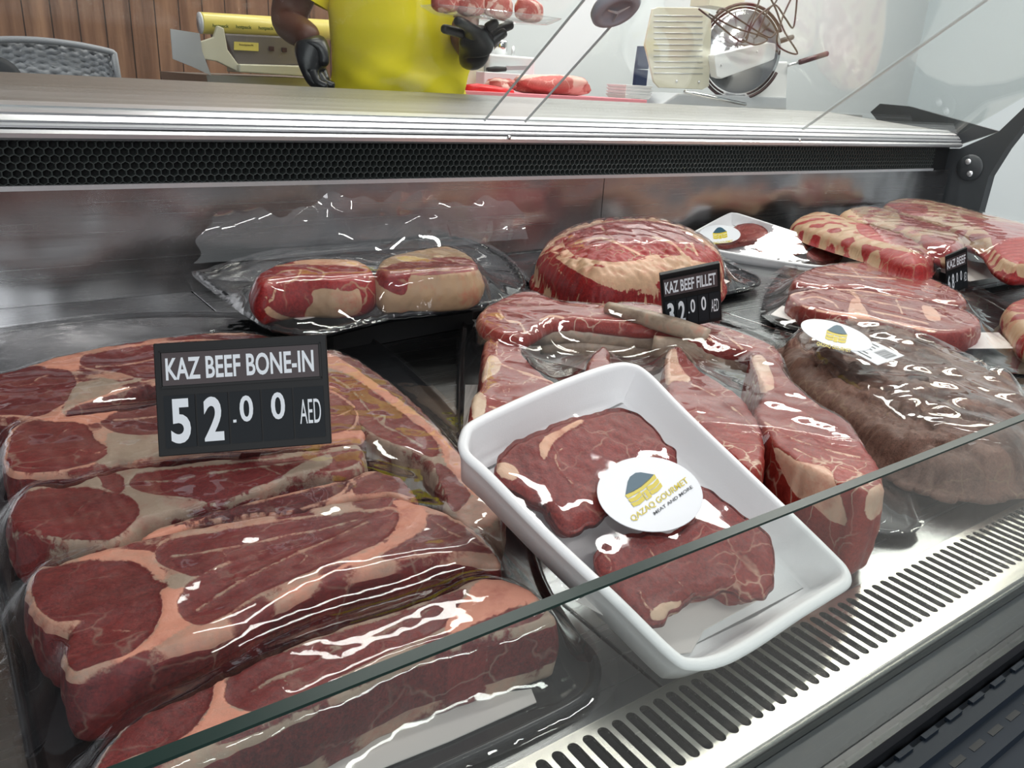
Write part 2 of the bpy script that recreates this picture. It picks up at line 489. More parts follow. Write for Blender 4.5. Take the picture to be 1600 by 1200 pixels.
# grille with slots: one meshed cell repeated
pitch = .0088; x_first = .281 - 30 * pitch * 3; ncell = 230
b = MB()
y0, y1 = .160, .2095; sr = .0029; sy0, sy1 = .169 + sr, .2052 - sr
k = 8
arc1 = [(sr * math.cos(PI * i / k), sy1 + sr * math.sin(PI * i / k)) for i in range(k + 1)]
arc2 = [(-sr * math.cos(PI * i / k), sy0 - sr * math.sin(PI * i / k)) for i in range(k + 1)]
slot = arc1 + arc2                      # counter clockwise from the right
hp = pitch / 2
outer = []
for (x, y) in slot:
    if y >= sy1: outer.append((hp * x / sr, y1))
    else: outer.append((hp * x / sr, y0))
n = len(slot)
for c in range(ncell):
    cx = x_first + c * pitch
    V = [(cx + x, y, .0015) for x, y in slot] + [(cx + x, y, .0015) for x, y in outer] + [(cx + x, y, -.0010) for x, y in slot]
    Fc = [(i, n + i, n + (i + 1) % n, (i + 1) % n) for i in range(n)] + [(i, (i + 1) % n, 2 * n + (i + 1) % n, 2 * n + i) for i in range(n)]
    b.add(V, Fc)
xe0, xe1 = x_first - hp, x_first + (ncell - 1) * pitch + hp
gr = empty('air_grille', ((xe0 + xe1) / 2, .18, -.004), 'steel air grille with long rounded slots along the front of the deck', 'air grille')
b.build('slotted_plate', M['grille'], gr)
b = MB()
prof = [(.160 - .0045 * math.sin(a), .0015 - .0045 * (1 - math.cos(a))) for a in np.linspace(0, PI / 2, 7)] + [(.1555, -.012)]
V = [(x, y, z) for y, z in prof for x in (xe0, xe1)]
b.add(V, [(2 * i, 2 * i + 1, 2 * i + 3, 2 * i + 2) for i in range(len(prof) - 1)])
b.add([(xe0, y1, .0015), (xe1, y1, .0015), (xe1, y1, -.004), (xe0, y1, -.004)], [(0, 1, 2, 3)])
b.build('rolled_edge', M['grille'], gr, True)
b = MB(); b.box((xe0, .163, -.045), (xe1, .2085, -.040)); b.box((xe0, .2075, -.045), (xe1, .209, -.006)); b.box((xe0, .161, -.045), (xe1, .1625, -.006))
b.build('air_duct', M['blackmatt'], gr)

# dark strip, rail and outer bumper in front of the grille
fb = empty('front_bumper', (.6, .13, -.05), 'black plastic front rail and slotted bumper below the lower glass', 'bumper')
b = MB(); b.box((-1.2, .1365, -.016), (2.12, .1552, -.006)); b.build('gloss_strip', M['fascia'], fb)
b = MB(); prof = [(.1365, -.016), (.1365, .000), (.1350, .0015), (.1290, .0015), (.127, -.002), (.1265, -.016)]
b.prism([(-1.2, y, z) for y, z in prof], (3.32, 0, 0)); b.build('rail', M['black'], fb)
b = MB(); prof = [(.1262, -.03), (.1262, -.008), (.1235, -.008), (.1225, -.005), (.114, -.004), (.113, -.007), (.100, -.008), (.099, -.011), (.086, -.012), (.08, -.018), (.078, -.05)]
b.prism([(-1.2, y, z) for y, z in prof], (3.32, 0, 0))
for i in range(46):
    x = .05 + i * .0225
    b.box((x, .1215, -.006), (x + .012, .1240, -.0035))
b.build('bumper', M['bumper'], fb)
b = MB()
for i in range(60):
    x = .05 + i * .0182
    b.box((x, .1062, -.0079), (x + .011, .1090, -.0072))
b.build('slot_row', M['blackmatt'], fb)

# back panels with honeycomb air outlet
bp = empty('back_panel', (.9, Yb, 0), 'wavy reflective steel back panel of the display well', 'back panel')
b = MB(); b.box((-1.2, Yb, 0), (.957, Yb + .01, .135)); b.build('steel_panel', M['backsteel'], bp)
b = MB(); b.box((.9585, Yb, 0), (2.12, Yb + .01, .135)); b.build('steel_panel', M['backsteel'], bp)
b = MB(); b.box((-1.2, Yb - .012, .135), (2.02, Yb + .01, .1405)); b.build('lower_trim', M['alu'], bp)
# honeycomb
hc = MB(); P_ = .0098; hz0, hz1 = .1415, .1895; rr = P_ / 2 / math.cos(PI / 6) * .97
rows = 6; dz = (hz1 - hz0) / rows
cols = int(2.75 / P_)
for rI in range(rows):
    for c in range(cols):
        cx = -.70 + c * P_ + (rI % 2) * P_ / 2; cz = hz0 + (rI + .5) * dz
        if cx > 2.02: continue
        A = [(math.cos(PI / 6 + PI / 3 * q), math.sin(PI / 6 + PI / 3 * q)) for q in range(6)]
        kz = dz / (P_ * .866)
        ro = [(cx + a * rr * 1.03, Yb - .006, cz + z * rr * 1.03 * kz) for a, z in A]
        ri = [(cx + a * rr * .88, Yb - .0066, cz + z * rr * .88 * kz) for a, z in A]
        rb = [(cx + a * rr * .84, Yb + .008, cz + z * rr * .84 * kz) for a, z in A]
        hc.add(ro + ri + rb, [(q, (q + 1) % 6, 6 + (q + 1) % 6, 6 + q) for q in range(6)] + [(6 + q, 6 + (q + 1) % 6, 12 + (q + 1) % 6, 12 + q) for q in range(6)])
hc.build('honeycomb', M['honey'], bp)
b = MB(); b.box((-1.2, Yb + .0075, .141), (2.03, Yb + .012, .19)); b.build('duct_back', M['blackmatt'], bp)

# ledge above: extruded aluminium nose and steel worktop
lg = empty('rear_ledge', (.9, Yb + .1, .19), 'long steel ledge with aluminium edge above the honeycomb strip', 'ledge')
prof = [(Yb + .02, .190), (Yb - .012, .190), (Yb - .018, .193), (Yb - .019, .198), (Yb - .014, .2015), (Yb - .006, .2025), (Yb + .02, .2025)]
b = MB(); b.prism([(-1.2, y, z) for y, z in prof], (3.32, 0, 0)); b.build('lower_nose', M['alu'], lg, False)
prof = [(Yb + .06, .2035), (Yb - .012, .2035), (Yb - .0135, .206), (Yb - .0115, .2085), (Yb - .002, .2088), (Yb - .002, .2108), (Yb - .009, .211), (Yb - .003, .2165), (Yb + .006, .2167), (Yb + .006, .2187), (Yb, .219), (Yb + .010, .2235), (Yb + .020, .2237), (Yb + .020, .2255), (Yb + .016, .2257), (Yb + .030, .2288), (Yb + .06, .229)]
b = MB(); b.prism([(-1.2, y, z) for y, z in prof], (3.32, 0, 0)); b.build('extruded_edge', M['alu'], lg, False)
prof = [(Yb + .042, .2285), (Yb + .37, .2545), (Yb + .37, .249), (Yb + .042, .2235)]
b = MB(); b.prism([(-1.2, y, z) for y, z in prof], (3.30, 0, 0)); b.build('worktop', M['ledge'], lg)
for px_ in ((796, 215), (1250, 219)):
    p = ony(px_[0], px_[1], Yb - .0195)
    b = MB(); b.lathe([(0, .002), (.0022, .0016), (.0032, 0), (.0032, -.002)], p, (0, -1, 0), 16); b.build('screw', M['steelmirror'], lg, True)
b = MB(); b.box((-1.2, Yb + .012, -.85), (2.12, Yb + .36, .222)); o = b.build('cabinet_body', M['blackmatt'], lg)

# case shell below and right end
b = MB(); b.box((-1.2, .08, -.75), (2.12, Yb, -.05)); o = b.build('refrigerated_cabinet', M['endpanel']); tag(o, 'dark grey base cabinet carrying the display deck', 'display case base'); rebase(o)


def onx_poly(pts, x): return [onx(p[0], p[1], x) for p in pts]


ep = empty('case_end', (2.12, .6, -.75), 'dark grey end panel at the right end of the case with curved arm', 'end panel')
b = MB()
A = onx_poly([(1440, 460), (1385, 300), (1418, 232), (1500, 232), (1560, 206), (1600, 168), (1640, 125), (1680, 120), (1640, 160), (1600, 196), (1572, 232), (1545, 275), (1530, 330), (1540, 470)], 2.13)
b.prism(A, (.03, 0, 0)); b.build('arm_panel', M['endpanel'], ep)
b = MB(); A = onx_poly([(1500, 225), (1560, 205), (1420, 166), (1375, 162), (1360, 175), (1372, 190)], 2.15); b.prism(A, (.012, 0, 0)); b.build('end_cap', M['endpanel'], ep)
pc = onx(1515, 262, 2.128)
b = MB(); b.lathe([(0, .004), (.028, .004), (.032, 0)], pc, (-1, 0, 0), 24); b.build('hinge_boss', M['endpanel'], ep, True)
for dz_ in (-.014, .014):
    b = MB(); b.lathe([(0, .007), (.006, .006), (.008, .003)], pc + [-.0, dz_ * .4, dz_], (-1, 0, 0), 14); b.build('hinge_bolt', M['alu'], ep, True)

# lower front glass (green top edge)
fg = empty('front_glass', (.4, .13, 0), 'clear lower front glass with dark green top edge crossing the packs', 'glass')
zt = .1535
b = MB(); b.box((-1.2, .1286, .002), (2.12, .1320, zt - .0008)); b.build('pane', M['glass'], fg)
b = MB(); b.box((-1.2, .1285, zt - .0008), (2.12, .1321, zt)); b.build('polished_edge', M['glassedge'], fg)

# upper sloped panes, from the ledge up over the customer side
dn = np.array([0, -.81, .59]); nn = np.array([0, .59, .81]); P0 = np.array([0, 1.068, .2235])


def pane(x0, x1, L_=.62):
    g_ = empty('upper_glass', ((x0 + x1) / 2, 1.068, .2235))
    b = MB(); b.obox(np.array([x0, 0, 0]) + P0 + nn * -.0015, [x1 - x0, 0, 0], dn * L_, nn * .003); b.build('pane', M['glass'], g_)
    for x in (x0, x1):
        if -1 < x < 2.05:
            b = MB(); b.obox(np.array([x - .0007, 0, 0]) + P0 + nn * -.0016, [.0014, 0, 0], dn * L_, nn * .0032); b.build('ground_edge', M['glassgrey'], g_)
    return g_


M['glassgrey'] = mat('glass_side_edge', srgb(205, 212, 212), .4)
tag(pane(-1.2, .700), 'sloped upper glass pane on the left, over the yellow shirt', 'glass')
tag(pane(.776, 1.480), 'sloped upper glass pane in the middle, in front of the slicer', 'glass')
tag(pane(1.484, 2.12), 'sloped upper glass pane at the right end of the case', 'glass')
cp = onpl([(962, 14)], P0, nn)[0]
kb = empty('glass_clamp', cp, 'round grey clamp with three spokes bridging two upper glass panes', 'glass clamp')
b = MB(); b.lathe([(0, -.008), (.030, -.008), (.033, -.004), (.033, .003), (.029, .006), (.021, .006), (.019, .002), (0, .002)], cp, -nn, 40); b.build('ring', mat('clamp_grey', srgb(170, 172, 180), .4, 0), kb, True)
b = MB()
e1 = np.array([1., 0, 0]); e2 = dn
for q in range(3):
    a_ = q * 2 * PI / 3 + .9; d_ = e1 * math.cos(a_) + e2 * math.sin(a_); w_ = e1 * -math.sin(a_) + e2 * math.cos(a_)
    c_ = cp - nn * .006
    b.add([c_ + w_ * .0028, c_ - w_ * .0028, c_ + d_ * .018 - w_ * .001, c_ + d_ * .018 + w_ * .001, c_ - nn * .002], [(0, 1, 4), (1, 2, 4), (2, 3, 4), (3, 0, 4)])
b.build('spokes', M['alu'], kb)


# ------------------------------------------------------------------ room
def struct(name, a, b_, m):
    b = MB(); b.box(a, b_); o = b.build(name, m); o['kind'] = 'structure'; return o


ZF = -.85
struct('floor', (-4, -5, ZF - .05), (7, 3.2, ZF), M['tile'])
struct('wall_back', (1.72, 3.0, ZF), (7, 3.1, 2.0), M['wallwhite'])
struct('wall_left', (-4, 3.0, ZF), (1.72, 3.1, 2.0), M['brownwood'])
struct('wall_right', (5.2, -1.5, ZF), (5.3, 3.0, 2.0), M['wallgrey'])
struct('ceiling', (-4, .6, 2.0), (7, 3.2, 2.05), M['white'])

# ------------------------------------------------------------------ meat
TOPS = {}          # pack name -> list of top points, used to drape the film


def slab(name, pack, outline, plane, zb, muscles=(), seams=(), fats=(), mat_='beef', s=.0018, er=.0045, bulge=.0018, side=.3,
         dome=0., lump=0., lumpf=60., seed=1, label=None, cat='meat', group=None, side_tone=.25, fcol=.6, fill=-6., pieces=0, parent=None, ragged=.0008, low_fat=0., mott=0.):
    """a piece of meat: photo outline of its top face on `plane`, real thickness down to zb.
    muscles: [(polygon, tone)]; seams: [(polyline, half width px)]; fats: [(polygon, tint)]"""
    if not isinstance(plane, tuple): plane = zp(plane)
    T = unproj(smooth(outline, 5), plane)
    T[:, 1] = np.minimum(T[:, 1], Yb - .006)
    O = resample(T[:, :2], s)
    if ragged:
        tt = np.stack([O[:, 0], O[:, 1]], 1); nrm = np.roll(O, -1, 0) - np.roll(O, 1, 0); nrm = np.stack([nrm[:, 1], -nrm[:, 0]], 1); nrm /= np.linalg.norm(nrm, axis=1)[:, None] + 1e-9
        O = O + nrm * (sines(tt, 70, seed + 5) * ragged * 1.6)[:, None]
    area2 = (O[:, 0] * np.roll(O[:, 1], -1) - np.roll(O[:, 0], -1) * O[:, 1]).sum()
    if area2 < 0: O = O[::-1]
    V2, Fc = cdt(O, s)
    d = segdist(V2, O, np.roll(O, -1, 0)); d[:len(O)] = 0
    z0, gx, gy = plane
    zt = z0 + gx * V2[:, 0] + gy * V2[:, 1]
    q = 1 - np.clip(d / er, 0, 1); drop = er * .9 * (1 - np.sqrt(np.maximum(1 - q * q, 0)))
    if dome: 
        dm = d.max(); zt = zt + dome * np.sqrt(np.clip(1 - (1 - d / dm) ** 2, 0, 1)) - 0
    relief = sines(V2, 30, seed) * .0012 + sines(V2, 90, seed + 1) * .0004
    if lump: relief = relief + lump * (np.abs(sines(V2, lumpf, seed + 2, 7)) * 2 - .5) * np.clip(d / .01, 0, 1) + lump * .6 * sines(V2, lumpf * 2.3, seed + 3) * np.clip(d / .006, 0, 1)
    z = zt - drop + relief * np.clip(d / er, 0, 1)
    ptone = np.full(len(V2), .5); psd = np.full(len(V2), 4.)
    if pieces:
        rp_ = np.random.RandomState(seed); cand = V2[d > .004]; best = np.full(len(V2), -1.)
        for q_ in range(pieces):
            c_ = cand[rp_.randint(len(cand))]; a_ = rp_.uniform(.012, .028); b_ = a_ * rp_.uniform(.4, .75); th_ = rp_.uniform(0, PI); hh = rp_.uniform(.003, .010)
            dx = V2[:, 0] - c_[0]; dy = V2[:, 1] - c_[1]; u_ = (dx * math.cos(th_) + dy * math.sin(th_)) / a_; v_ = (-dx * math.sin(th_) + dy * math.cos(th_)) / b_
            r2_ = u_ * u_ + v_ * v_ + .25 * sines(V2, 60, seed + q_)
            e_ = hh * np.sqrt(np.clip(1 - r2_, 0, 1)) ** .8 + hh * .25 * u_ * (r2_ < 1); m_ = (e_ > best) & (r2_ < 1); best = np.where(m_, e_, best)
            ptone = np.where(m_, rp_.uniform(.1, .95), ptone); psd = np.where(m_, (1 - np.sqrt(np.clip(r2_, 0, 1))) * b_ * 1000 - rp_.uniform(-2, 1.4), psd)
        z = z + np.maximum(best, 0) * np.clip(d / .01, 0, 1)

    def psd_full(n_): return np.r_[psd, np.full(n_ - len(V2), 4.)]
    no = len(O)
    # the triangulation keeps the outline vertices first
    V = [np.column_stack([V2, z])]; faces = [tuple(f) for f in Fc]
    vside = [np.zeros(len(V2))]
    nrm = np.roll(V2[:no], -1, 0) - np.roll(V2[:no], 1, 0); nrm = np.stack([nrm[:, 1], -nrm[:, 0]], 1); nrm /= np.linalg.norm(nrm, axis=1)[:, None] + 1e-9
    zr = z[:no]; K = max(4, int((zr.mean() - zb) / (s * 1.6))); K = min(K, 16); prev = np.arange(no); base = len(V2)
    per = np.r_[0, np.cumsum(np.linalg.norm(np.diff(V2[:no], axis=0), axis=1))]
    for k in range(1, K + 1):
        v = k / K; zz = zr + (zb - zr) * v
        wob = sines(np.column_stack([V2[:no], zz]), 55, seed + 9) * .0012
        off = bulge * math.sin(PI * min(1, v * 1.02)) + wob * math.sin(PI * v) - (.0015 if k == K else 0)
        ring = np.column_stack([V2[:no] + nrm * (off[:, None] if hasattr(off, 'shape') else off), zz])
        
        if pieces: ring[:, :2] += nrm * (np.abs(sines(np.column_stack([V2[:no], zz]), 42, seed + 60)) * .009 * math.sin(PI * v) + np.abs(sines(np.column_stack([V2[:no], zz]), 90, seed + 61)) * .003 * math.sin(PI * v))[:, None]
        V.append(ring); vside.append(np.full(no, v)); idx = base + np.arange(no)
        for i in range(no):
            j = (i + 1) % no; faces.append((prev[j], prev[i], idx[i], idx[j]))
        prev = idx; base += no
    faces.append(tuple(prev[::-1]))
    V = np.vstack(V); vs = np.concatenate(vside)
    px, dep = proj(V); mm = dep / F * 1000
    top = vs < 1e-6
    sd = np.full(len(V), float(fill)); tone = np.full(len(V), .45)
    for poly, t in muscles:
        P = smooth(poly, 4); near = (px[:, 0] > P[:, 0].min() - 15) & (px[:, 0] < P[:, 0].max() + 15) & (px[:, 1] > P[:, 1].min() - 15) & (px[:, 1] < P[:, 1].max() + 15)
        if not near.any(): continue
        dd = np.full(len(V), -6.0); dd[near] = sdpoly(px[near], P) * mm[near]
        tone = np.where(dd > sd, t, tone); sd = np.maximum(sd, dd)
    if not muscles and fill < 0: sd[:] = 5.
    if pieces: sd = psd_full(len(V)); tone = .5 + .7 * sines(V, 45, seed + 70); tone[:len(V2)] = ptone; sd[len(V2):] = 1.5 + 6 * sines(V[len(V2):], 50, seed + 71)
    if mott: sd = np.where(sd < 0, np.maximum(sd, np.minimum(mott * (sines(V, 22, seed + 30) - .18) * 9, -sd - 1.9)), sd)
    # cut sides where no polygon covers them
    sn = sines(V * [1, 1, .8], 38, seed + 20) + side
    ss = sn * 5.0
    if low_fat: ss = np.where(vs > low_fat, -4 + 2 * sn, ss)
    use = (~top) & ((sd < .3) | (fill > 0))
    sd = np.where(use & (vs > .07), np.maximum(sd, ss) if fill < 0 else np.minimum(sd, ss + 3.), sd); tone = np.where(use, side_tone, tone)
    fc = np.full(len(V), fcol)
    for poly, t in fats:
        P = smooth(poly, 4); near = (px[:, 0] > P[:, 0].min() - 8) & (px[:, 0] < P[:, 0].max() + 8) & (px[:, 1] > P[:, 1].min() - 8) & (px[:, 1] < P[:, 1].max() + 8)
        if not near.any(): continue
        dd = np.full(len(V), -8.0); dd[near] = sdpoly(px[near], P) * mm[near]
        sd = np.minimum(sd, -dd); fc = np.where(dd > -.5, t, fc)
    for line, w in seams:
        P = smooth(line, 4, False); near = (px[:, 0] > P[:, 0].min() - 15) & (px[:, 0] < P[:, 0].max() + 15) & (px[:, 1] > P[:, 1].min() - 15) & (px[:, 1] < P[:, 1].max() + 15)
        if not near.any(): continue
        dd = np.full(len(V), 9.0); dd[near] = (segdist(px[near], P[:-1], P[1:]) - w) * mm[near]
        sd = np.minimum(sd, dd)
    sd = np.clip(sd, -6, 6)
    # fat stands a touch proud of the muscle
    V[:len(V2), 2] += np.clip(-sd[:len(V2)], -.5, .8) * .0006
    o = mesh_obj(name, V, faces, M[mat_], None, True, {'sd': sd, 'tone': tone, 'fcol': fc})
    TOPS.setdefault(pack, []).append(V[top]); TOPS[pack].append(V[(vs > 0) & (vs < .6)])
    if parent is not None: attach(o, parent)
    else: rebase(o)
    if label: tag(o, label, cat, group)
    return o


def film(pack, outline, plane, sag, mat_='film', parent=None, g=.003, rim=0.0, wr=.0006, s=.0035, iters=500, suction=2.2e-5, name='clear_film', seed=3, over=.0022, blur=5):
    """clear film pulled over everything in the pack: a membrane over the obstacles, fixed at its rim"""
    if not isinstance(plane, tuple): plane = zp(plane)
    T = unproj(smooth(outline, 4), plane); T[:, 1] = np.minimum(T[:, 1], Yb - .004); O = resample(T[:, :2], s)
    z0, gx, gy = plane
    lo = O.min(0) - g * 2; hi = O.max(0) + g * 2; nx, ny = (np.ceil((hi - lo) / g).astype(int) + 1)
    ob = np.full((nx, ny), -1.)
    for P in TOPS.get(pack, []):
        i = np.clip(((P[:, 0] - lo[0]) / g).round().astype(int), 0, nx - 1); j = np.clip(((P[:, 1] - lo[1]) / g).round().astype(int), 0, ny - 1)
        np.maximum.at(ob, (i, j), P[:, 2] + over)
    X, Y = np.meshgrid(lo[0] + g * np.arange(nx), lo[1] + g * np.arange(ny), indexing='ij')
    basez = z0 + gx * X + gy * Y
    P2 = np.column_stack([X.ravel(), Y.ravel()]); ins = inside(P2, O).reshape(nx, ny)
    dist = segdist(P2, O, np.roll(O, -1, 0)).reshape(nx, ny)
    fixed = ~ins | (dist < g)
    ob = np.where(fixed, basez, ob); h = np.maximum(ob, basez)
    for it in range(iters):
        a = (np.roll(h, 1, 0) + np.roll(h, -1, 0) + np.roll(h, 1, 1) + np.roll(h, -1, 1)) / 4
        h = np.maximum(np.maximum(a - suction, ob), basez - sag); h[fixed] = basez[fixed]
    for it in range(blur):
        a = (np.roll(h, 1, 0) + np.roll(h, -1, 0) + np.roll(h, 1, 1) + np.roll(h, -1, 1)) / 4; h = np.where(fixed, h, .5 * h + .5 * a)
    V2, Fc = cdt(O, s)
    fi = (V2[:, 0] - lo[0]) / g; fj = (V2[:, 1] - lo[1]) / g; i = np.clip(fi.astype(int), 0, nx - 2); j = np.clip(fj.astype(int), 0, ny - 2); u = fi - i; v = fj - j
    z = h[i, j] * (1 - u) * (1 - v) + h[i + 1, j] * u * (1 - v) + h[i, j + 1] * (1 - u) * v + h[i + 1, j + 1] * u * v
    z = z + wr * (sines(V2, 18, seed) + .5 * np.abs(sines(V2, 45, seed + 1))) + .0006
    o = mesh_obj(name, np.column_stack([V2, z]), Fc, M[mat_], None, True)
    if parent is not None: attach(o, parent)
    return o, (lo, g, h)


def crimp(outline, plane, parent, r=.0032, name='crimped_edge', seed=5):
    T = unproj(smooth(outline, 4), plane if isinstance(plane, tuple) else zp(plane)); T[:, 1] = np.minimum(T[:, 1], Yb - .008); P = resample(T, .004)
    rr = r * (1 + .35 * sines(P[:, :2], 60, seed) + .25 * sines(P[:, :2], 140, seed + 1)); P = P + np.column_stack([np.zeros(len(P)), np.zeros(len(P)), .0012 * sines(P[:, :2], 45, seed + 2)])
    P = np.vstack([P, P[:1]]); rr = np.r_[rr, rr[:1]]; b = MB(); b.tube(P, rr, 8, False); return b.build(name, M['tray'], parent, True)


def hsample(hm, x, y):
    lo, g, h = hm; i = int(np.clip(round((x - lo[0]) / g), 0, h.shape[0] - 1)); j = int(np.clip(round((y - lo[1]) / g), 0, h.shape[1] - 1)); return h[i, j]


def foam_tray(outline, plane, depth, rim=.006, m='tray', parent=None, name='tray', s=.004, inset=.012, lipr=.0025):
    """shallow moulded tray: photo outline of its rim on plane, walls sloping in to a floor `depth` below"""
    if not isinstance(plane, tuple): plane = zp(plane)
    T = unproj(smooth(outline, 4), plane); T[:, 1] = np.minimum(T[:, 1], Yb - .004); O = resample(T[:, :2], s)
    if (O[:, 0] * np.roll(O[:, 1], -1) - np.roll(O[:, 0], -1) * O[:, 1]).sum() < 0: O = O[::-1]
    nr = np.roll(O, -1, 0) - np.roll(O, 1, 0); nr = np.stack([nr[:, 1], -nr[:, 0]], 1); nr /= np.linalg.norm(nr, axis=1)[:, None] + 1e-9
    c = O.mean(0); z0, gx, gy = plane
    N3 = np.array([-gx, -gy, 1.]); N3 /= np.linalg.norm(N3)
    def ring(off, dz):
        # off: inward distance, by moving along the normal
        Q = O - nr * off; zz = z0 + gx * Q[:, 0] + gy * Q[:, 1]
        return np.column_stack([Q, zz]) + N3 * dz
    th = .003
    steps = [(inset * .75, -depth - th), (inset * .35, -depth * .5), (0, -.003), (-.001, -.001), (0.0, .0004), (rim * .4, .0012), (rim * .8, .0008), (rim, -.001), (rim + inset * .35, -depth * .55), (rim + inset * .7, -depth * .93), (rim + inset, -depth)]
    V = []; Fc = []; n = len(O)
    for k, (a, b_) in enumerate(steps):
        V.append(ring(a, b_))
        if k:
            for i in range(n):
                j = (i + 1) % n; Fc.append(((k - 1) * n + i, (k - 1) * n + j, k * n + j, k * n + i))
    V = np.vstack(V)
    Fc.append(tuple((len(steps) - 1) * n + i for i in range(n))); Fc.append(tuple(range(n))[::-1])
    o = mesh_obj(name, V, Fc, M[m], None, True); fix_normals(o)
    if parent is not None: attach(o, parent)
    return o


def sheet(name, poly, plane, m, parent=None, th=.0006):
    if not isinstance(plane, tuple): plane = zp(plane)
    T = unproj(poly, plane); b = MB(); b.prism(list(T), (0, 0, th)); o = b.build(name, m, parent); return o


def fit_text(body, size=1.0, bold=0.0, serif=False):
    """flat text mesh: vertices normalised so that the text fills 0..1 by 0..1"""
    cu = bpy.data.curves.new('text', 'FONT'); cu.body = body; cu.offset = bold; cu.resolution_u = 4
    to = bpy.data.objects.new('text', cu); COL.objects.link(to); bpy.context.view_layer.update()
    dg = bpy.context.evaluated_depsgraph_get(); me = bpy.data.meshes.new_from_object(to.evaluated_get(dg))
    V = np.array([v.co[:] for v in me.vertices]); Fc = [tuple(p.vertices) for p in me.polygons]
    bpy.data.objects.remove(to); bpy.data.curves.remove(cu); bpy.data.meshes.remove(me)
    V = V[:, :2]; lo = V.min(0); hi = V.max(0); return (V - lo) / (hi - lo), Fc, (hi - lo)


def quad_text(name, body, O, ex, ey, m, parent, lift, bold=.0, th=.0004):
    """text filling the parallelogram O + u ex + v ey, raised along its normal"""
    V, Fc, _ = fit_text(body, bold=bold); O, ex, ey = map(np.asarray, (O, ex, ey)); n_ = np.cross(ex, ey); n_ = n_ / np.linalg.norm(n_)
    P = O + V[:, :1] * ex + V[:, 1:] * ey + n_ * lift
    o = mesh_obj(name, P, Fc, m, None, False); 
    if parent is not None: attach(o, parent)
    return o


# ---- front left pack: seven bone-in steaks on a black tray
ZT = .040
GB = 'bone-in steaks in the front left pack'
A = dict(pack='front', zb=.0045, mott=.35)
slab('beef_steak', outline=[(-60, 605), (-20, 588), (30, 574), (80, 560), (130, 547), (200, 535), (260, 526), (330, 520), (410, 522), (470, 545), (500, 575), (470, 598), (380, 604), (300, 603), (240, 603), (215, 606), (160, 624), (110, 640), (90, 652), (40, 657), (-20, 655), (-60, 645)], plane=ZT, seed=11,
     muscles=[([(-60, 610), (0, 585), (35, 573), (80, 573), (108, 580), (119, 597), (117, 608), (105, 625), (85, 640), (60, 650), (20, 648), (-60, 645)], .35),
              ([(125, 567), (132, 556), (180, 547), (245, 538), (330, 533), (420, 545), (440, 570), (380, 585), (300, 588), (245, 591), (225, 595), (212, 590), (190, 583), (160, 578), (135, 574)], .45),
              ([(110, 640), (150, 626), (215, 607), (300, 606), (380, 606), (300, 640), (120, 655)], .1)],
     seams=[([(32, 603), (50, 600), (60, 591), (75, 586)], 1.2), ([(150, 573), (190, 571), (240, 562)], 1.6), ([(165, 580), (195, 585)], .8), ([(250, 560), (380, 556)], 1.5)],
     fats=[([(118, 603), (150, 592), (190, 596), (218, 590), (222, 595), (190, 604), (160, 618), (120, 632), (98, 645), (104, 628)], .05), ([(60, 571), (120, 556), (125, 568), (118, 580)], 1.1)],
     side=1.0, side_tone=.1, label='back steak of the front left pack, under the wide price tag', cat='steak', group=GB, **A)
slab('beef_steak', outline=[(4, 700), (8, 680), (24, 664), (50, 653), (110, 648), (190, 640), (260, 628), (340, 618), (440, 606), (515, 600), (545, 618), (562, 640), (567, 658), (568, 682), (540, 688), (460, 694), (330, 700), (250, 712), (215, 722), (180, 722), (160, 730), (120, 738), (70, 741), (20, 738), (6, 722)], plane=ZT, seed=12,
     muscles=[([(14, 700), (22, 676), (42, 661), (95, 656), (128, 661), (142, 675), (150, 688), (166, 698), (168, 708), (148, 722), (95, 734), (60, 738), (22, 735), (12, 722)], .4),
              ([(157, 658), (170, 645), (200, 637), (260, 632), (380, 622), (450, 618), (400, 640), (300, 665), (245, 678), (200, 678), (172, 672)], .35),
              ([(470, 616), (512, 612), (540, 628), (555, 645), (548, 668), (500, 680), (420, 680), (350, 690), (400, 660)], .55)],
     seams=[([(72, 703), (85, 685), (110, 668)], 1.0), ([(178, 656), (205, 655), (245, 651)], 1.6), ([(125, 703), (150, 708), (170, 700)], 1.2), ([(470, 640), (520, 650), (550, 640)], 1.)],
     fats=[([(170, 680), (200, 678), (245, 680), (330, 676), (330, 700), (250, 712), (200, 722), (170, 728), (150, 722), (168, 708)], -.1), ([(60, 654), (140, 644), (190, 637), (150, 662), (130, 662)], 1.2), ([(360, 690), (480, 682), (568, 672), (568, 690), (470, 696), (340, 702)], 1.)],
     side=.8, side_tone=.15, label='second bone-in steak from the back, its right end showing past the price tag', cat='steak', group=GB, **A)
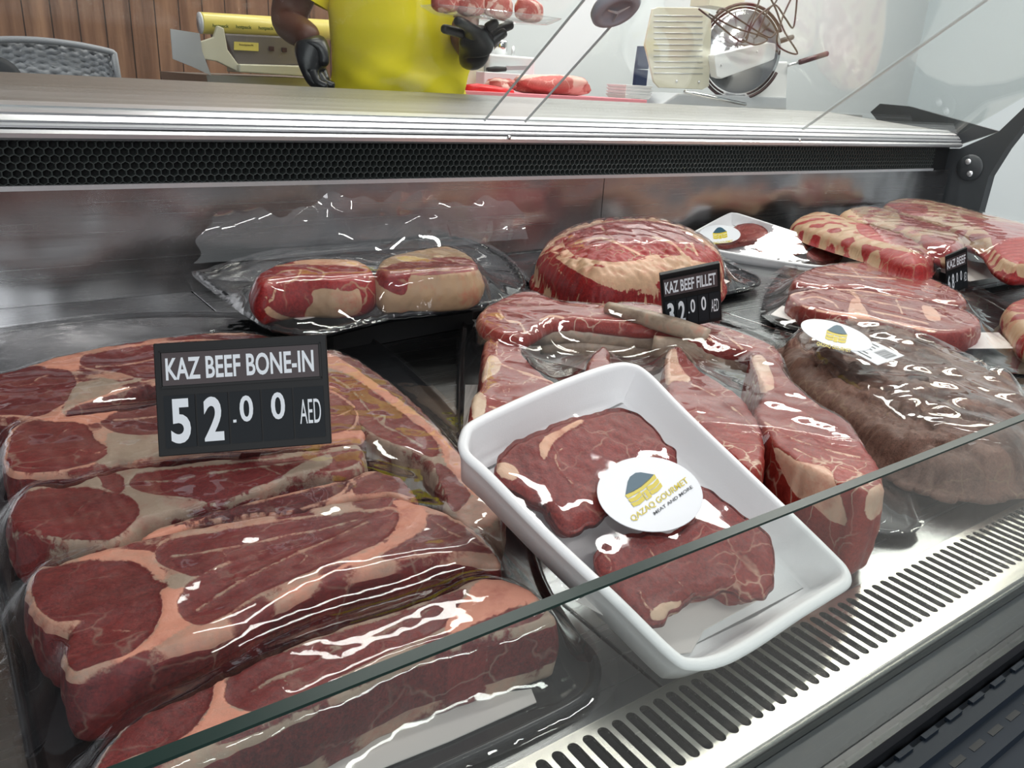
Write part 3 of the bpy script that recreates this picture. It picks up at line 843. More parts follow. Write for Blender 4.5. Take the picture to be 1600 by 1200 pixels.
slab('beef_steak', outline=[(10, 808), (16, 786), (36, 766), (60, 758), (105, 758), (150, 742), (200, 732), (260, 727), (330, 718), (420, 708), (500, 700), (560, 694), (570, 712), (560, 732), (520, 742), (470, 742), (440, 752), (410, 762), (360, 778), (310, 790), (265, 800), (228, 812), (205, 830), (172, 845), (120, 847), (70, 840), (26, 830)], plane=ZT, seed=13,
     muscles=[([(18, 808), (24, 786), (44, 769), (80, 763), (140, 763), (175, 770), (200, 775), (214, 788), (217, 800), (204, 820), (172, 842), (120, 843), (70, 836), (26, 828)], .4),
              ([(205, 752), (214, 742), (240, 736), (330, 728), (420, 720), (490, 712), (562, 702), (560, 722), (520, 735), (460, 735), (435, 748), (400, 760), (340, 785), (300, 778), (230, 770), (208, 762)], .5),
              ([(148, 745), (165, 738), (188, 742), (195, 755), (188, 770), (170, 765), (152, 756)], .5)],
     seams=[([(115, 805), (130, 790), (145, 780), (155, 770)], 1.0), ([(226, 752), (260, 752), (300, 745), (340, 738), (420, 728), (500, 718)], 1.8), ([(400, 725), (440, 742), (455, 748)], 1.2)],
     fats=[([(196, 738), (206, 735), (212, 742), (204, 756), (218, 770), (260, 778), (330, 786), (300, 795), (250, 808), (226, 822), (205, 838), (218, 805), (216, 785), (195, 765)], .0), ([(438, 746), (470, 724), (500, 712), (516, 710), (520, 722), (500, 735), (470, 745)], -.3), ([(105, 764), (120, 750), (150, 742), (160, 760), (140, 762)], .1)],
     side=-.35, fcol=.1, label='third bone-in steak from the back, a large round muscle at its left end', cat='steak', group=GB, **A)
slab('beef_steak', outline=[(215, 842), (240, 826), (280, 812), (330, 798), (400, 780), (450, 768), (500, 756), (548, 745), (566, 736), (592, 733), (626, 743), (645, 762), (654, 784), (630, 782), (600, 772), (560, 776), (500, 790), (440, 800), (370, 806), (300, 818), (240, 842)], plane=ZT, seed=14,
     muscles=[([(270, 822), (330, 803), (400, 786), (450, 776), (505, 762), (548, 752), (545, 768), (500, 786), (440, 798), (370, 804), (300, 816)], .1),
              ([(552, 770), (560, 752), (580, 742), (600, 737), (624, 747), (640, 765), (645, 776), (610, 768), (575, 770)], .45)],
     seams=[([(450, 802), (505, 784), (535, 770), (548, 752), (566, 740), (592, 736)], 2.6)], fats=[([(215, 842), (300, 815), (330, 806), (260, 840)], 1.1)],
     side=1.2, side_tone=.1, label='thin dark steak squeezed in behind the largest steak of the front left pack', cat='steak', group=GB, **A)
slab('beef_steak', outline=[(38, 925), (44, 900), (60, 884), (92, 877), (140, 862), (200, 846), (250, 833), (310, 822), (380, 810), (450, 800), (510, 788), (560, 778), (606, 773), (655, 786), (700, 800), (742, 826), (775, 860), (782, 878), (765, 882), (716, 872), (660, 876), (605, 888), (560, 898), (512, 912), (450, 940), (375, 980), (312, 1004), (219, 1032), (150, 1052), (112, 1058), (98, 1035), (96, 1005), (104, 988), (72, 978), (50, 958)], plane=ZT, seed=15, s=.0016,
     muscles=[([(50, 915), (60, 893), (100, 882), (160, 876), (200, 877), (232, 893), (240, 906), (262, 915), (250, 925), (252, 945), (250, 962), (240, 985), (225, 1002), (200, 1022), (150, 1038), (118, 1048), (106, 1030), (100, 1010), (120, 980), (128, 968), (95, 970), (70, 960), (56, 940)], .35),
              ([(244, 868), (255, 850), (290, 840), (360, 828), (440, 816), (520, 806), (585, 800), (592, 803), (560, 820), (500, 842), (420, 862), (350, 880), (310, 900), (285, 895), (260, 886), (247, 878)], .45),
              ([(279, 950), (284, 930), (294, 915), (330, 892), (420, 862), (500, 838), (570, 812), (604, 797), (620, 800), (622, 812), (606, 838), (560, 862), (480, 895), (400, 930), (350, 962), (315, 976), (290, 968)], .5),
              ([(596, 870), (625, 852), (650, 838), (668, 822), (666, 806), (690, 808), (720, 822), (750, 848), (768, 862), (760, 864), (720, 860), (680, 862), (645, 868), (615, 874)], .45)],
     seams=[([(265, 869), (300, 866), (345, 858), (400, 848), (450, 836), (500, 828), (560, 812)], 1.7), ([(308, 953), (335, 935), (370, 912), (400, 895), (440, 876), (470, 862), (500, 850), (540, 832), (575, 815)], 2.0), ([(340, 858), (352, 866), (353, 874)], 1.6), ([(368, 900), (372, 912), (380, 908)], 2.2), ([(465, 860), (480, 868), (470, 880)], 1.3),
            ([(540, 925), (560, 905), (640, 885), (700, 876)], 1.4), ([(172, 985), (185, 985), (210, 986)], .7), ([(150, 905), (185, 890), (200, 892)], .7), ([(640, 850), (650, 866)], 1.5), ([(672, 810), (705, 832), (765, 858)], 1.4), ([(335, 893), (345, 882), (380, 870), (420, 858)], 1.)],
     fats=[([(613, 783), (640, 782), (660, 792), (667, 812), (655, 832), (630, 848), (590, 866), (560, 880), (510, 902), (450, 930), (400, 955), (360, 975), (410, 948), (470, 915), (540, 880), (600, 850), (618, 825), (624, 800)], .9),
           ([(252, 925), (275, 918), (290, 910), (280, 935), (279, 960), (295, 975), (280, 985), (250, 1005), (215, 1022), (180, 1034), (235, 998), (252, 965)], .95), ([(125, 876), (160, 862), (205, 858), (240, 862), (242, 880), (260, 895), (250, 905), (230, 890), (190, 876)], .8), ([(262, 910), (275, 900), (302, 902), (292, 916), (270, 918)], -.2)],
     side=1.15, side_tone=.12, fcol=.45, label='largest bone-in steak of the front left pack with T-shaped pink fat', cat='steak', group=GB, **A)
slab('beef_steak', outline=[(90, 1290), (130, 1215), (165, 1165), (195, 1128), (240, 1103), (290, 1082), (340, 1060), (400, 1030), (460, 1004), (540, 975), (620, 950), (690, 926), (735, 905), (770, 901), (805, 908), (838, 926), (862, 950), (870, 965), (840, 975), (790, 990), (720, 1010), (650, 1032), (590, 1056), (545, 1080), (490, 1106), (420, 1138), (340, 1175), (260, 1210), (180, 1260), (130, 1310)], plane=ZT, seed=16, s=.0016,
     muscles=[([(150, 1210), (180, 1160), (205, 1130), (250, 1105), (300, 1078), (330, 1065), (333, 1080), (325, 1105), (300, 1140), (260, 1165), (210, 1180), (170, 1200)], .35),
              ([(353, 1080), (360, 1058), (400, 1036), (470, 1010), (540, 985), (620, 962), (680, 938), (725, 920), (722, 935), (705, 965), (690, 982), (640, 1005), (590, 1028), (540, 1052), (500, 1072), (450, 1100), (400, 1112), (370, 1105), (355, 1095)], .45),
              ([(722, 985), (770, 960), (820, 948), (852, 952), (835, 970), (780, 985), (700, 1008), (640, 1028), (690, 1005)], .3), ([(330, 1165), (420, 1128), (540, 1072), (600, 1045), (650, 1025), (600, 1050), (500, 1098), (400, 1145)], .2)],
     seams=[([(392, 1082), (430, 1060), (490, 1036), (520, 1018), (560, 1005), (610, 985), (650, 965), (680, 948)], 2.2), ([(500, 1030), (505, 1015), (530, 1010)], 3.), ([(600, 985), (620, 978), (625, 968)], 3.), ([(440, 1055), (452, 1070)], 1.4), ([(545, 1010), (548, 1022)], 1.6)],
     fats=[([(744, 915), (770, 905), (800, 908), (832, 925), (835, 938), (800, 950), (770, 965), (740, 978), (705, 990), (695, 975), (715, 950), (732, 932)], 1.15), ([(335, 1068), (352, 1066), (352, 1095), (370, 1112), (420, 1115), (360, 1145), (290, 1170), (240, 1180), (300, 1145), (328, 1105)], 1.0)],
     side=1.3, side_tone=.12, low_fat=.66, fcol=.1, label='front steak of the front left pack, crossed by the green glass edge', cat='steak', group=GB, **A)
slab('beef_steak', outline=[(470, 575), (492, 552), (520, 545), (550, 556), (590, 580), (630, 610), (668, 645), (700, 682), (735, 720), (768, 758), (786, 785), (786, 806), (770, 822), (742, 828), (712, 812), (700, 798), (690, 775), (676, 738), (660, 718), (630, 705), (600, 692), (572, 676), (548, 652), (520, 625), (490, 605)], plane=ZT, seed=17,
     muscles=[([(505, 586), (530, 582), (560, 596), (600, 625), (640, 655), (672, 680), (684, 697), (684, 708), (672, 714), (645, 702), (610, 690), (580, 675), (550, 652), (525, 628), (508, 608)], .6),
              ([(682, 726), (700, 732), (725, 750), (736, 768), (728, 785), (712, 800), (702, 790), (694, 765), (684, 742)], .5),
              ([(525, 553), (545, 556), (590, 582), (630, 612), (668, 648), (690, 672), (672, 660), (630, 628), (585, 596), (550, 573)], .12)],
     seams=[([(520, 590), (550, 610), (580, 645), (600, 665), (630, 680), (660, 698)], 1.8), ([(576, 628), (560, 610)], .9), ([(585, 655), (600, 650), (598, 662)], 2.6), ([(620, 660), (650, 672)], .8)],
     fats=[([(512, 552), (545, 568), (585, 597), (630, 630), (672, 665), (720, 712), (765, 760), (782, 788), (770, 795), (735, 770), (700, 730), (682, 690), (640, 655), (590, 615), (545, 585), (505, 570)], .8), ([(712, 808), (735, 780), (770, 775), (785, 795), (765, 820), (740, 825)], .5)],
     side=-.7, fcol=.02, label='long diagonal steak with a broad skin-coloured fat edge, right of the price tag', cat='steak', group=GB, **A)

fp = empty('vacuum_pack', unproj([(430, 800)], zp(0))[0], 'large vacuum pack of bone-in beef steaks on a black tray, front left', 'meat pack')
foam_tray([(-140, 560), (100, 500), (330, 488), (530, 505), (640, 575), (740, 680), (812, 775), (850, 900), (900, 985), (935, 1030), (920, 1085), (800, 1150), (650, 1220), (450, 1320), (120, 1400), (60, 1250), (0, 950), (-60, 750)], .0065, .0035, parent=fp, name='black_tray', s=.006, inset=.003, rim=.003)
sheet('absorbent_pad', [(170, 1215), (480, 1120), (830, 1078), (838, 1098), (700, 1160), (500, 1240), (200, 1330)], .0038, M['pad'], fp)
sheet('absorbent_pad', [(205, 830), (330, 790), (300, 850), (230, 872)], .0038, M['pad'], fp)
film('front', [(-160, 560), (80, 500), (330, 487), (520, 500), (640, 570), (750, 680), (825, 775), (865, 890), (925, 985), (965, 1040), (945, 1100), (820, 1165), (650, 1235), (450, 1330), (100, 1420), (40, 1250), (-20, 950), (-80, 750)], .0075, .0, 'film', fp, suction=9e-5, s=.003, wr=.0006, iters=400)

# ---- white foam tray with two fillet steaks, propped on the rib chops
qa, qb, qc, qd = [unproj([p], zp(z))[0] for p, z in (((697, 675), .098), ((989, 555), .108), ((1344, 903), .034), ((1090, 1070), .026))]
TP = plane3((qa + 0), (qb * .5 + qc * .5), qd)
wt = empty('foam_tray', (qd + qc) / 2 * [1, 1, 0] + [0, 0, .0], 'white foam tray with two red steaks, film and round sticker, tilted at centre', 'meat tray')
foam_tray([(722, 708), (722, 678), (738, 658), (800, 628), (880, 594), (950, 570), (985, 568), (1015, 584), (1075, 645), (1200, 765), (1300, 862), (1325, 890), (1328, 912), (1300, 932), (1250, 963), (1180, 1010), (1130, 1036), (1085, 1043), (1050, 1028), (960, 940), (850, 836), (760, 745)], TP, .022, .005, 'styro', wt, 'foam_tray_body', s=.0022, inset=.009)
zfl = (TP[0] - .0185, TP[1], TP[2])


def _unused(): pass


def lift(pl, d): return (pl[0] + d * math.sqrt(1 + pl[1] ** 2 + pl[2] ** 2), pl[1], pl[2])


def slab_tilted(name, pack, outline, plane, th, **k):
    """a slab standing on a tilted floor: build flat-sided, then shift the foot onto the plane"""
    o = slab(name, pack, outline, plane, zb=0, **k)
    return o


FT = lift(TP, -.022); MT = lift(TP, .001)
GF = 'fillet steaks in the white foam tray'


def slabp(name, pack, outline, plane, th, **k):
    # same as slab but the bottom follows the plane (a constant thickness th)
    o = slab(name, pack, outline, plane, -1.0, **k)
    loc = np.array(o.location); me = o.data; V = np.array([v.co[:] for v in me.vertices]) + loc
    z0, gx, gy = plane; pz = z0 + gx * V[:, 0] + gy * V[:, 1]; dzz = pz - V[:, 2]
    zr = pz - (pz - V[:, 2])
    far = V[:, 2] < pz - .02
    full = (pz + 1.0)
    frac = np.clip((pz - V[:, 2]) / full, 0, 1)
    # only the side rings lie far below the plane; compress them into the thickness
    N3 = np.array([-gx, -gy, 1]) / math.sqrt(1 + gx * gx + gy * gy)
    side_ = (pz - V[:, 2]) > .012
    base = V.copy(); base[:, 2] = pz
    cen = base.mean(0); V = np.where(side_[:, None], base - N3 * (th * frac)[:, None] - (base - cen) * (.13 * frac)[:, None], V)
    c = V.mean(0); c[2] = V[:, 2].min(); me.vertices.foreach_set('co', (V - c).ravel()); me.update(); o.location = tuple(c)
    T = TOPS[pack]; T[-1] = V[side_ & (frac < .5)]
    return o


ST1 = [(775, 722), (790, 698), (815, 683), (850, 668), (880, 655), (920, 645), (960, 636), (990, 640), (1012, 655), (1030, 672), (1042, 690), (1060, 705), (1052, 730), (1030, 755), (1000, 775), (960, 790), (930, 810), (900, 826), (880, 822), (862, 800), (850, 782), (822, 768), (790, 752), (775, 740)]
slabp('fillet_steak', 'styro', ST1, MT, .0165, seed=31, mat_='fillet', s=.0012, er=.005, fill=5., bulge=.001,
      muscles=[([(862, 690), (880, 665), (920, 650), (960, 641), (990, 644), (1012, 660), (1035, 685), (1055, 706), (1048, 730), (1025, 755), (990, 775), (960, 785), (920, 780), (890, 765), (868, 745), (852, 720), (850, 700)], .5),
               ([(790, 705), (815, 688), (840, 680), (848, 695), (840, 720), (855, 745), (870, 770), (890, 790), (880, 815), (862, 800), (840, 775), (812, 755), (800, 735)], .25)],
      seams=[([(880, 700), (868, 712), (876, 735), (895, 755)], 1.5), ([(850, 690), (875, 676), (900, 662)], 2.2), ([(930, 750), (960, 720), (1000, 700)], .6)],
      fats=[([(772, 730), (785, 722), (805, 728), (812, 742), (800, 752), (782, 746)], .5), ([(842, 695), (852, 682), (880, 668), (905, 655), (912, 660), (885, 676), (868, 690), (852, 715), (846, 712)], .8)], side=1.1, side_tone=.25, label='fillet steak at the raised rear end of the white foam tray', cat='steak', group=GF)
ST2 = [(930, 868), (945, 845), (970, 835), (1010, 828), (1050, 830), (1090, 800), (1092, 772), (1085, 755), (1110, 762), (1145, 790), (1180, 815), (1205, 835), (1210, 855), (1213, 885), (1210, 905), (1195, 925), (1165, 928), (1140, 915), (1110, 922), (1080, 928), (1060, 945), (1030, 968), (1005, 965), (985, 945), (960, 915), (935, 890)]
slabp('fillet_steak', 'styro', ST2, MT, .0165, seed=32, mat_='fillet', s=.0012, er=.005, fill=5., bulge=.001,
      muscles=[([(936, 866), (950, 848), (990, 836), (1050, 834), (1095, 805), (1096, 765), (1115, 768), (1150, 798), (1200, 836), (1206, 860), (1208, 900), (1192, 920), (1165, 924), (1140, 910), (1105, 915), (1070, 922), (1040, 915), (1010, 930), (985, 935), (960, 908), (940, 890)], .45)],
      seams=[([(1000, 925), (1008, 945), (1018, 955)], 2.5), ([(1010, 850), (1030, 880), (1050, 900)], .8), ([(1140, 860), (1160, 880), (1140, 905)], .6), ([(940, 860), (955, 880), (950, 900)], 1.6), ([(1080, 860), (1100, 850), (1150, 845)], .5), ([(1056, 905), (1068, 915)], 1.2)],
      fats=[([(1015, 958), (1035, 942), (1058, 940), (1068, 938), (1062, 965), (1040, 975), (1020, 970)], .2)], side=1.1, side_tone=.3, label='fillet steak at the lower front end of the white foam tray', cat='steak', group=GF)
o, hmS = film('styro', [(726, 706), (727, 682), (742, 662), (800, 634), (880, 600), (950, 575), (983, 573), (1010, 588), (1072, 650), (1196, 768), (1295, 865), (1320, 892), (1322, 910), (1296, 928), (1246, 958), (1178, 1004), (1128, 1031), (1087, 1037), (1055, 1023), (965, 935), (855, 832), (765, 742)], lift(TP, .001), .004, 'filmsmooth', wt, g=.002, s=.0024, wr=.0002, iters=200, suction=0, over=.0012, blur=2)
PP = unproj([(900, 940), (930, 925), (1010, 905), (1130, 880), (1200, 930), (1100, 985), (1080, 1020), (1060, 1022)], lift(TP, -.0205)); b = MB(); b.prism(list(PP), (0, 0, .0006)); b.build('absorbent_pad', M['pad'], wt)


def sticker(parent, c, a, bb, ang, plane, text_ang, sc, detail=True, name='round_sticker'):
    """oval label drawn in the plane of the film: photo centre, half axes and tilt"""
    th = np.linspace(0, 2 * PI, 48, endpoint=False); ca, sa = math.cos(ang), math.sin(ang)
    P = [(c[0] + a * math.cos(t) * ca - bb * math.sin(t) * sa, c[1] + a * math.cos(t) * sa + bb * math.sin(t) * ca) for t in th]
    up = np.array([0, 0, 1.]); T = unproj(P, plane); b = MB(); b.prism(list(T), (0, 0, .0004)); o = b.build(name, M['label'], parent); o['label'] = 'white oval paper sticker'
    lp = lift(plane, .0007)
    ca, sa = math.cos(text_ang), math.sin(text_ang)

    ox, oy = (-11, -9) if detail else (0, 0)

    def loc2(u, v): return (c[0] + ox + sc * (u * ca + v * sa), c[1] + oy + sc * (u * sa - v * ca))

    def poly(nm, pts, m_):
        T = unproj([loc2(*p) for p in pts], lp); b = MB(); b.v = [tuple(p) for p in T]; b.f = [tuple(range(len(T)))]; oo = b.build(nm, m_, o); return oo
    # yurt shaped mark: teal roof above yellow bands
    poly('logo_roof', [(-26, 8), (-12, 22), (-5, 26), (5, 26), (12, 22), (26, 8), (14, 5), (0, 4), (-14, 5)], M['teal'])
    for i in range(3):
        y = 5 - i * 7.5
        for (x0, x1) in ((-27, -6), (6, 27)) if i else ((-27, 27),):
            poly('logo_band', [(x0, y + 1.5 - abs(x0) * -.05), (0.5 * (x0 + x1), y), (x1, y + 1.5 + abs(x1) * .05), (x1 * .97, y - 5 + abs(x1) * .05), (.5 * (x0 + x1), y - 6), (x0 * .97, y - 5 + abs(x0) * .05)], M['yellow'])
    poly('logo_door', [(-5, -3), (5, -3), (5, -17), (-5, -17)], M['yellow'])
    poly('logo_door_panel', [(-3, -5), (-.6, -5), (-.6, -15), (-3, -15)], M['label']) if detail else None
    if detail:
        for nm, body, x0, x1, y0, y1, m_ in (('lettering', 'QAZAQ GOURMET', -40, 62, -33, -22, M['yellow']), ('small_lettering', 'MEAT AND MORE', -8, 62, -42, -37, M['ink'])):
            V, Fc, _ = fit_text(body, bold=.01); P = [loc2(x0 + u * (x1 - x0), y0 + v * (y1 - y0)) for u, v in V]; T = unproj(P, lp)
            oo = mesh_obj(nm, T, Fc, m_, None, False); attach(oo, o)
    else:
        for nm, body, x0, x1, y0, y1, m_ in (('lettering', 'QAZAQ GOURMET', -44, 44, -36, -26, M['yellow']),):
            V, Fc, _ = fit_text(body, bold=.01); P = [loc2(x0 + u * (x1 - x0), y0 + v * (y1 - y0)) for u, v in V]; T = unproj(P, lp)
            oo = mesh_obj(nm, T, Fc, m_, None, False); attach(oo, o)
    return o


sticker(wt, (1015.5, 773), 83, 58, .12, lift(TP, .006), -.62, 1.05)

# ---- rib chops on a black tray, centre
GC = 'rib chops in the centre vacuum pack'
ZC = .064
B_ = dict(pack='chops', mat_='chop', cat='rib chop', fill=5.)


def bone(parent, pts, zs, rs, label=None, n=12, flat=.7):
    P = [unproj([p], zp(z))[0] for p, z in zip(pts, zs)]
    P = smooth(np.array(P), 4, False); rr_ = np.interp(np.linspace(0, 1, len(P)), np.linspace(0, 1, len(rs)), rs)
    b = MB(); b.tube(P, rr_, n); o = b.build('rib_bone', M['bone'], parent, True)
    if label: o['label'] = label
    TOPS['chops'].append(P + [0, 0, .004]); return o


c1 = slab('rib_chop', outline=[(747, 494), (756, 481), (778, 468), (800, 458), (826, 454), (850, 460), (880, 470), (930, 474), (975, 478), (1000, 486), (1030, 500), (1028, 508), (1000, 508), (950, 503), (900, 499), (862, 501), (838, 515), (812, 526), (780, 520), (755, 508)], plane=ZC, zb=.050, seed=41,
          muscles=[([(790, 470), (812, 460), (840, 460), (875, 472), (930, 477), (985, 486), (1020, 502), (980, 506), (920, 502), (870, 498), (835, 502), (815, 492), (800, 480)], .5), ([(752, 496), (765, 482), (785, 472), (795, 482), (790, 500), (800, 515), (780, 518), (762, 508)], .7)],
          seams=[([(780, 485), (790, 500), (812, 505), (820, 520)], 2.), ([(845, 500), (862, 494), (880, 497)], 2.2), ([(775, 492), (783, 500)], 2.)], side=.9, side_tone=.5, label='rib chop with long grey ribs lying at the back of the centre pack', group=GC, s=.002, **B_)
bone(c1, [(830, 522), (900, 521), (970, 526), (1028, 532)], [.047, .047, .047, .047], [.012, .011, .010, .009])
bone(c1, [(845, 538), (900, 541), (980, 545), (1030, 548)], [.034, .034, .034, .034], [.010, .009, .009, .008])
c2 = slab('rib_chop', outline=[(960, 474), (1010, 474), (1060, 486), (1110, 502), (1165, 520), (1205, 536), (1222, 552), (1218, 562), (1198, 560), (1170, 549), (1130, 540), (1090, 530), (1060, 522), (1034, 513), (1000, 500), (970, 487)], plane=ZC, zb=.050, seed=42,
          muscles=[([(975, 478), (1030, 482), (1080, 500), (1130, 515), (1180, 530), (1215, 552), (1200, 560), (1150, 545), (1100, 530), (1050, 515), (1010, 500)], .5)], seams=[([(1000, 490), (1060, 508), (1120, 535)], 1.6), ([(1130, 520), (1160, 545)], 1.5)], side=.9, side_tone=.4, label='second rib chop at the back, behind the beef fillet price tag', group=GC, s=.002, **B_)
bone(c2, [(950, 482), (1000, 495), (1060, 512), (1106, 526)], [.068, .069, .069, .066], [.007, .0085, .009, .0075])
bone(c2, [(1020, 540), (1080, 548), (1140, 560), (1190, 572)], [.050, .050, .050, .050], [.010, .011, .012, .011])
c3 = slab('rib_chop', outline=[(757, 532), (775, 524), (802, 524), (812, 535), (818, 552), (832, 568), (855, 588), (880, 606), (905, 640), (890, 680), (820, 690), (765, 680), (738, 660), (733, 640), (738, 620), (750, 600), (752, 575)], plane=ZC - .008, zb=.006, seed=43,
          muscles=[([(768, 545), (785, 528), (802, 530), (810, 548), (835, 575), (865, 600), (840, 602), (810, 590), (790, 580), (775, 570)], .5), ([(757, 600), (775, 586), (810, 588), (850, 600), (880, 620), (880, 660), (820, 670), (770, 660), (762, 640), (770, 620)], .55)],
          seams=[([(778, 530), (776, 552), (785, 570), (830, 586), (870, 600)], 1.8), ([(795, 612), (798, 595), (810, 590)], 1.), ([(812, 605), (830, 590), (840, 592)], .9), ([(760, 608), (780, 600), (790, 618)], 1.), ([(765, 635), (790, 642)], 1.5)],
          fats=[([(736, 625), (748, 612), (760, 622), (758, 645), (748, 665), (738, 655)], -.4), ([(756, 575), (765, 555), (780, 560), (782, 578), (765, 590), (752, 600)], .3)], side=.9, label='left rib chop of the centre pack, half under the white foam tray', group=GC, s=.0018, **B_)
c4 = slab('rib_chop', outline=[(1040, 560), (1044, 545), (1062, 540), (1080, 560), (1100, 580), (1135, 602), (1162, 622), (1176, 640), (1190, 665), (1196, 695), (1190, 730), (1165, 730), (1130, 700), (1080, 670), (1046, 635), (1040, 600)], plane=ZC, zb=.006, seed=44,
          muscles=[([(1044, 604), (1055, 596), (1075, 598), (1110, 612), (1150, 640), (1178, 665), (1190, 695), (1175, 705), (1130, 685), (1090, 662), (1060, 640), (1045, 622)], .6), ([(1062, 548), (1080, 570), (1120, 600), (1150, 622), (1165, 640), (1140, 630), (1105, 605), (1080, 590), (1066, 570)], .55)],
          seams=[([(1080, 600), (1120, 620), (1160, 650), (1185, 680)], 1.2), ([(1085, 615), (1092, 630), (1080, 645)], .9), ([(1110, 650), (1140, 655)], .8)], fats=[([(1040, 555), (1056, 545), (1062, 570), (1080, 595), (1055, 596), (1040, 600)], .6)], side=.5, side_tone=.5, label='middle rib chop of the centre pack, right of the white foam tray', group=GC, s=.0018, **B_)
c5 = slab('rib_chop', outline=[(1172, 560), (1180, 548), (1196, 548), (1215, 556), (1228, 580), (1250, 604), (1285, 632), (1325, 655), (1350, 688), (1370, 718), (1382, 745), (1378, 762), (1350, 768), (1310, 752), (1270, 735), (1235, 712), (1208, 688), (1190, 662), (1178, 640), (1192, 612), (1182, 588)], plane=ZC, zb=.006, seed=45,
          muscles=[([(1180, 640), (1192, 620), (1205, 610), (1225, 612), (1260, 632), (1300, 655), (1330, 680), (1345, 705), (1320, 712), (1285, 700), (1245, 688), (1215, 672), (1195, 655)], .6), ([(1225, 692), (1260, 705), (1300, 715), (1345, 718), (1368, 735), (1372, 755), (1340, 760), (1300, 745), (1260, 728), (1235, 708)], .6), ([(1195, 555), (1212, 560), (1225, 582), (1240, 600), (1222, 600), (1205, 585)], .6)],
          seams=[([(1195, 660), (1240, 686), (1300, 705), (1345, 715)], 1.6), ([(1250, 640), (1290, 668), (1310, 690)], .8), ([(1270, 715), (1320, 732), (1360, 745)], 1.), ([(1240, 700), (1280, 722), (1300, 735)], 1.)],
          fats=[([(1174, 560), (1192, 556), (1205, 580), (1210, 605), (1190, 615), (1184, 590)], .5), ([(1206, 690), (1225, 706), (1250, 720), (1290, 730), (1306, 752), (1318, 790), (1324, 820), (1300, 815), (1275, 795), (1245, 775), (1225, 745), (1212, 715)], .45), ([(1355, 770), (1378, 755), (1382, 790), (1362, 815), (1350, 800)], .3)], side=.9, side_tone=.6, fcol=.4, label='rightmost rib chop of the centre pack, pointing to the front corner', group=GC, s=.0018, **B_)
c6 = slab('rib_chop', outline=[(912, 600), (915, 575), (922, 556), (940, 540), (952, 545), (956, 570), (985, 610), (1010, 650), (960, 680), (900, 660)], plane=ZC - .006, zb=.006, seed=46, muscles=[([(935, 548), (948, 552), (950, 575), (940, 590), (930, 575)], .6)], side=.2, label='rib chop whose bone end peeks out behind the white foam tray', group=GC, s=.0022, **B_)
cpk = empty('vacuum_pack', unproj([(1050, 680)], zp(0))[0], 'vacuum pack of rib chops on a black tray, under the white foam tray', 'meat pack')
foam_tray([(722, 505), (760, 462), (840, 448), (1000, 470), (1180, 520), (1250, 565), (1300, 620), (1390, 700), (1432, 800), (1436, 822), (1400, 832), (1260, 812), (1180, 800), (1000, 780), (860, 760), (740, 720), (716, 690)], .0075, .004, parent=cpk, name='black_tray', s=.004, inset=.004, rim=.003)
sheet('absorbent_pad', [(738, 500), (745, 500), (800, 520), (1050, 580), (1200, 640), (1180, 665), (1000, 600), (780, 545)], .018, M['pad'], cpk)
sheet('absorbent_pad', [(727, 602), (748, 602), (800, 640), (820, 720), (722, 700)], .009, M['pad'], cpk)
sheet('absorbent_pad', [(1190, 640), (1240, 745), (1320, 790), (1290, 800), (1190, 770), (1100, 700)], .009, M['pad'], cpk)
film('chops', [(716, 505), (750, 458), (838, 442), (1000, 464), (1185, 515), (1258, 562), (1310, 620), (1398, 700), (1438, 800), (1440, 824), (1400, 834), (1260, 815), (1180, 802), (1000, 782), (860, 762), (735, 722), (712, 690)], .008, 0, 'film', cpk, suction=6e-5, s=.003, iters=350, wr=.0005)

# ---- bag of brown offcuts, right
slab('offcut_heap', 'bag', [(1228, 560), (1226, 530), (1245, 512), (1290, 506), (1350, 512), (1410, 520), (1470, 535), (1530, 562), (1580, 592), (1615, 630), (1625, 690), (1590, 725), (1530, 732), (1460, 722), (1400, 700), (1370, 682), (1345, 655), (1305, 628), (1262, 598)], .034, .006, seed=51, mat_='brown', s=.002, er=.02, bulge=.006, dome=.005, lump=.002, lumpf=40, side=.6, pieces=70,
     muscles=(), label='heap of brown marinated meat pieces in the clear bag at right', cat='meat pieces', ragged=.002)
slab('offcut_heap', 'bag', [(1400, 722), (1440, 700), (1520, 715), (1600, 700), (1640, 720), (1600, 748), (1540, 756), (1470, 748)], .012, .003, seed=52, mat_='brown', s=.0024, er=.006, bulge=.004, lump=.003, lumpf=40, side=1.2, label='flat front fold of brown meat at the bottom of the clear bag', cat='meat pieces') if False else None
bgk = empty('vacuum_bag', unproj([(1420, 700)], zp(0))[0], 'clear bag of brown meat pieces with oval sticker and barcode label', 'meat bag')
o, hm = film('bag', [(1205, 560), (1208, 520), (1235, 498), (1300, 492), (1400, 500), (1490, 520), (1560, 560), (1625, 600), (1680, 660), (1680, 720), (1620, 765), (1540, 772), (1450, 752), (1380, 725), (1335, 690), (1290, 650), (1245, 610)], .006, 0, 'film', bgk, suction=6e-5, s=.003, iters=300, wr=.0006, blur=14, over=.005)
bagplane = plane3(unproj([(1260, 505)], zp(.048))[0], unproj([(1360, 540)], zp(.064))[0], unproj([(1300, 535)], zp(.060))[0])
bagplane = zp(.066)
sticker(bgk, (1307, 524), 58, 19, .30, bagplane, .22, .62, False)
LB = unproj([(1324, 546), (1366, 534), (1413, 556), (1371, 571)], zp(.0655)); b = MB(); b.prism(list(LB), (0, 0, .0004)); lb = b.build('barcode_label', M['label'], bgk)
ex = LB[1] - LB[0]; ey = LB[3] - LB[0]; b = MB(); r2 = random.Random(4); u = .08
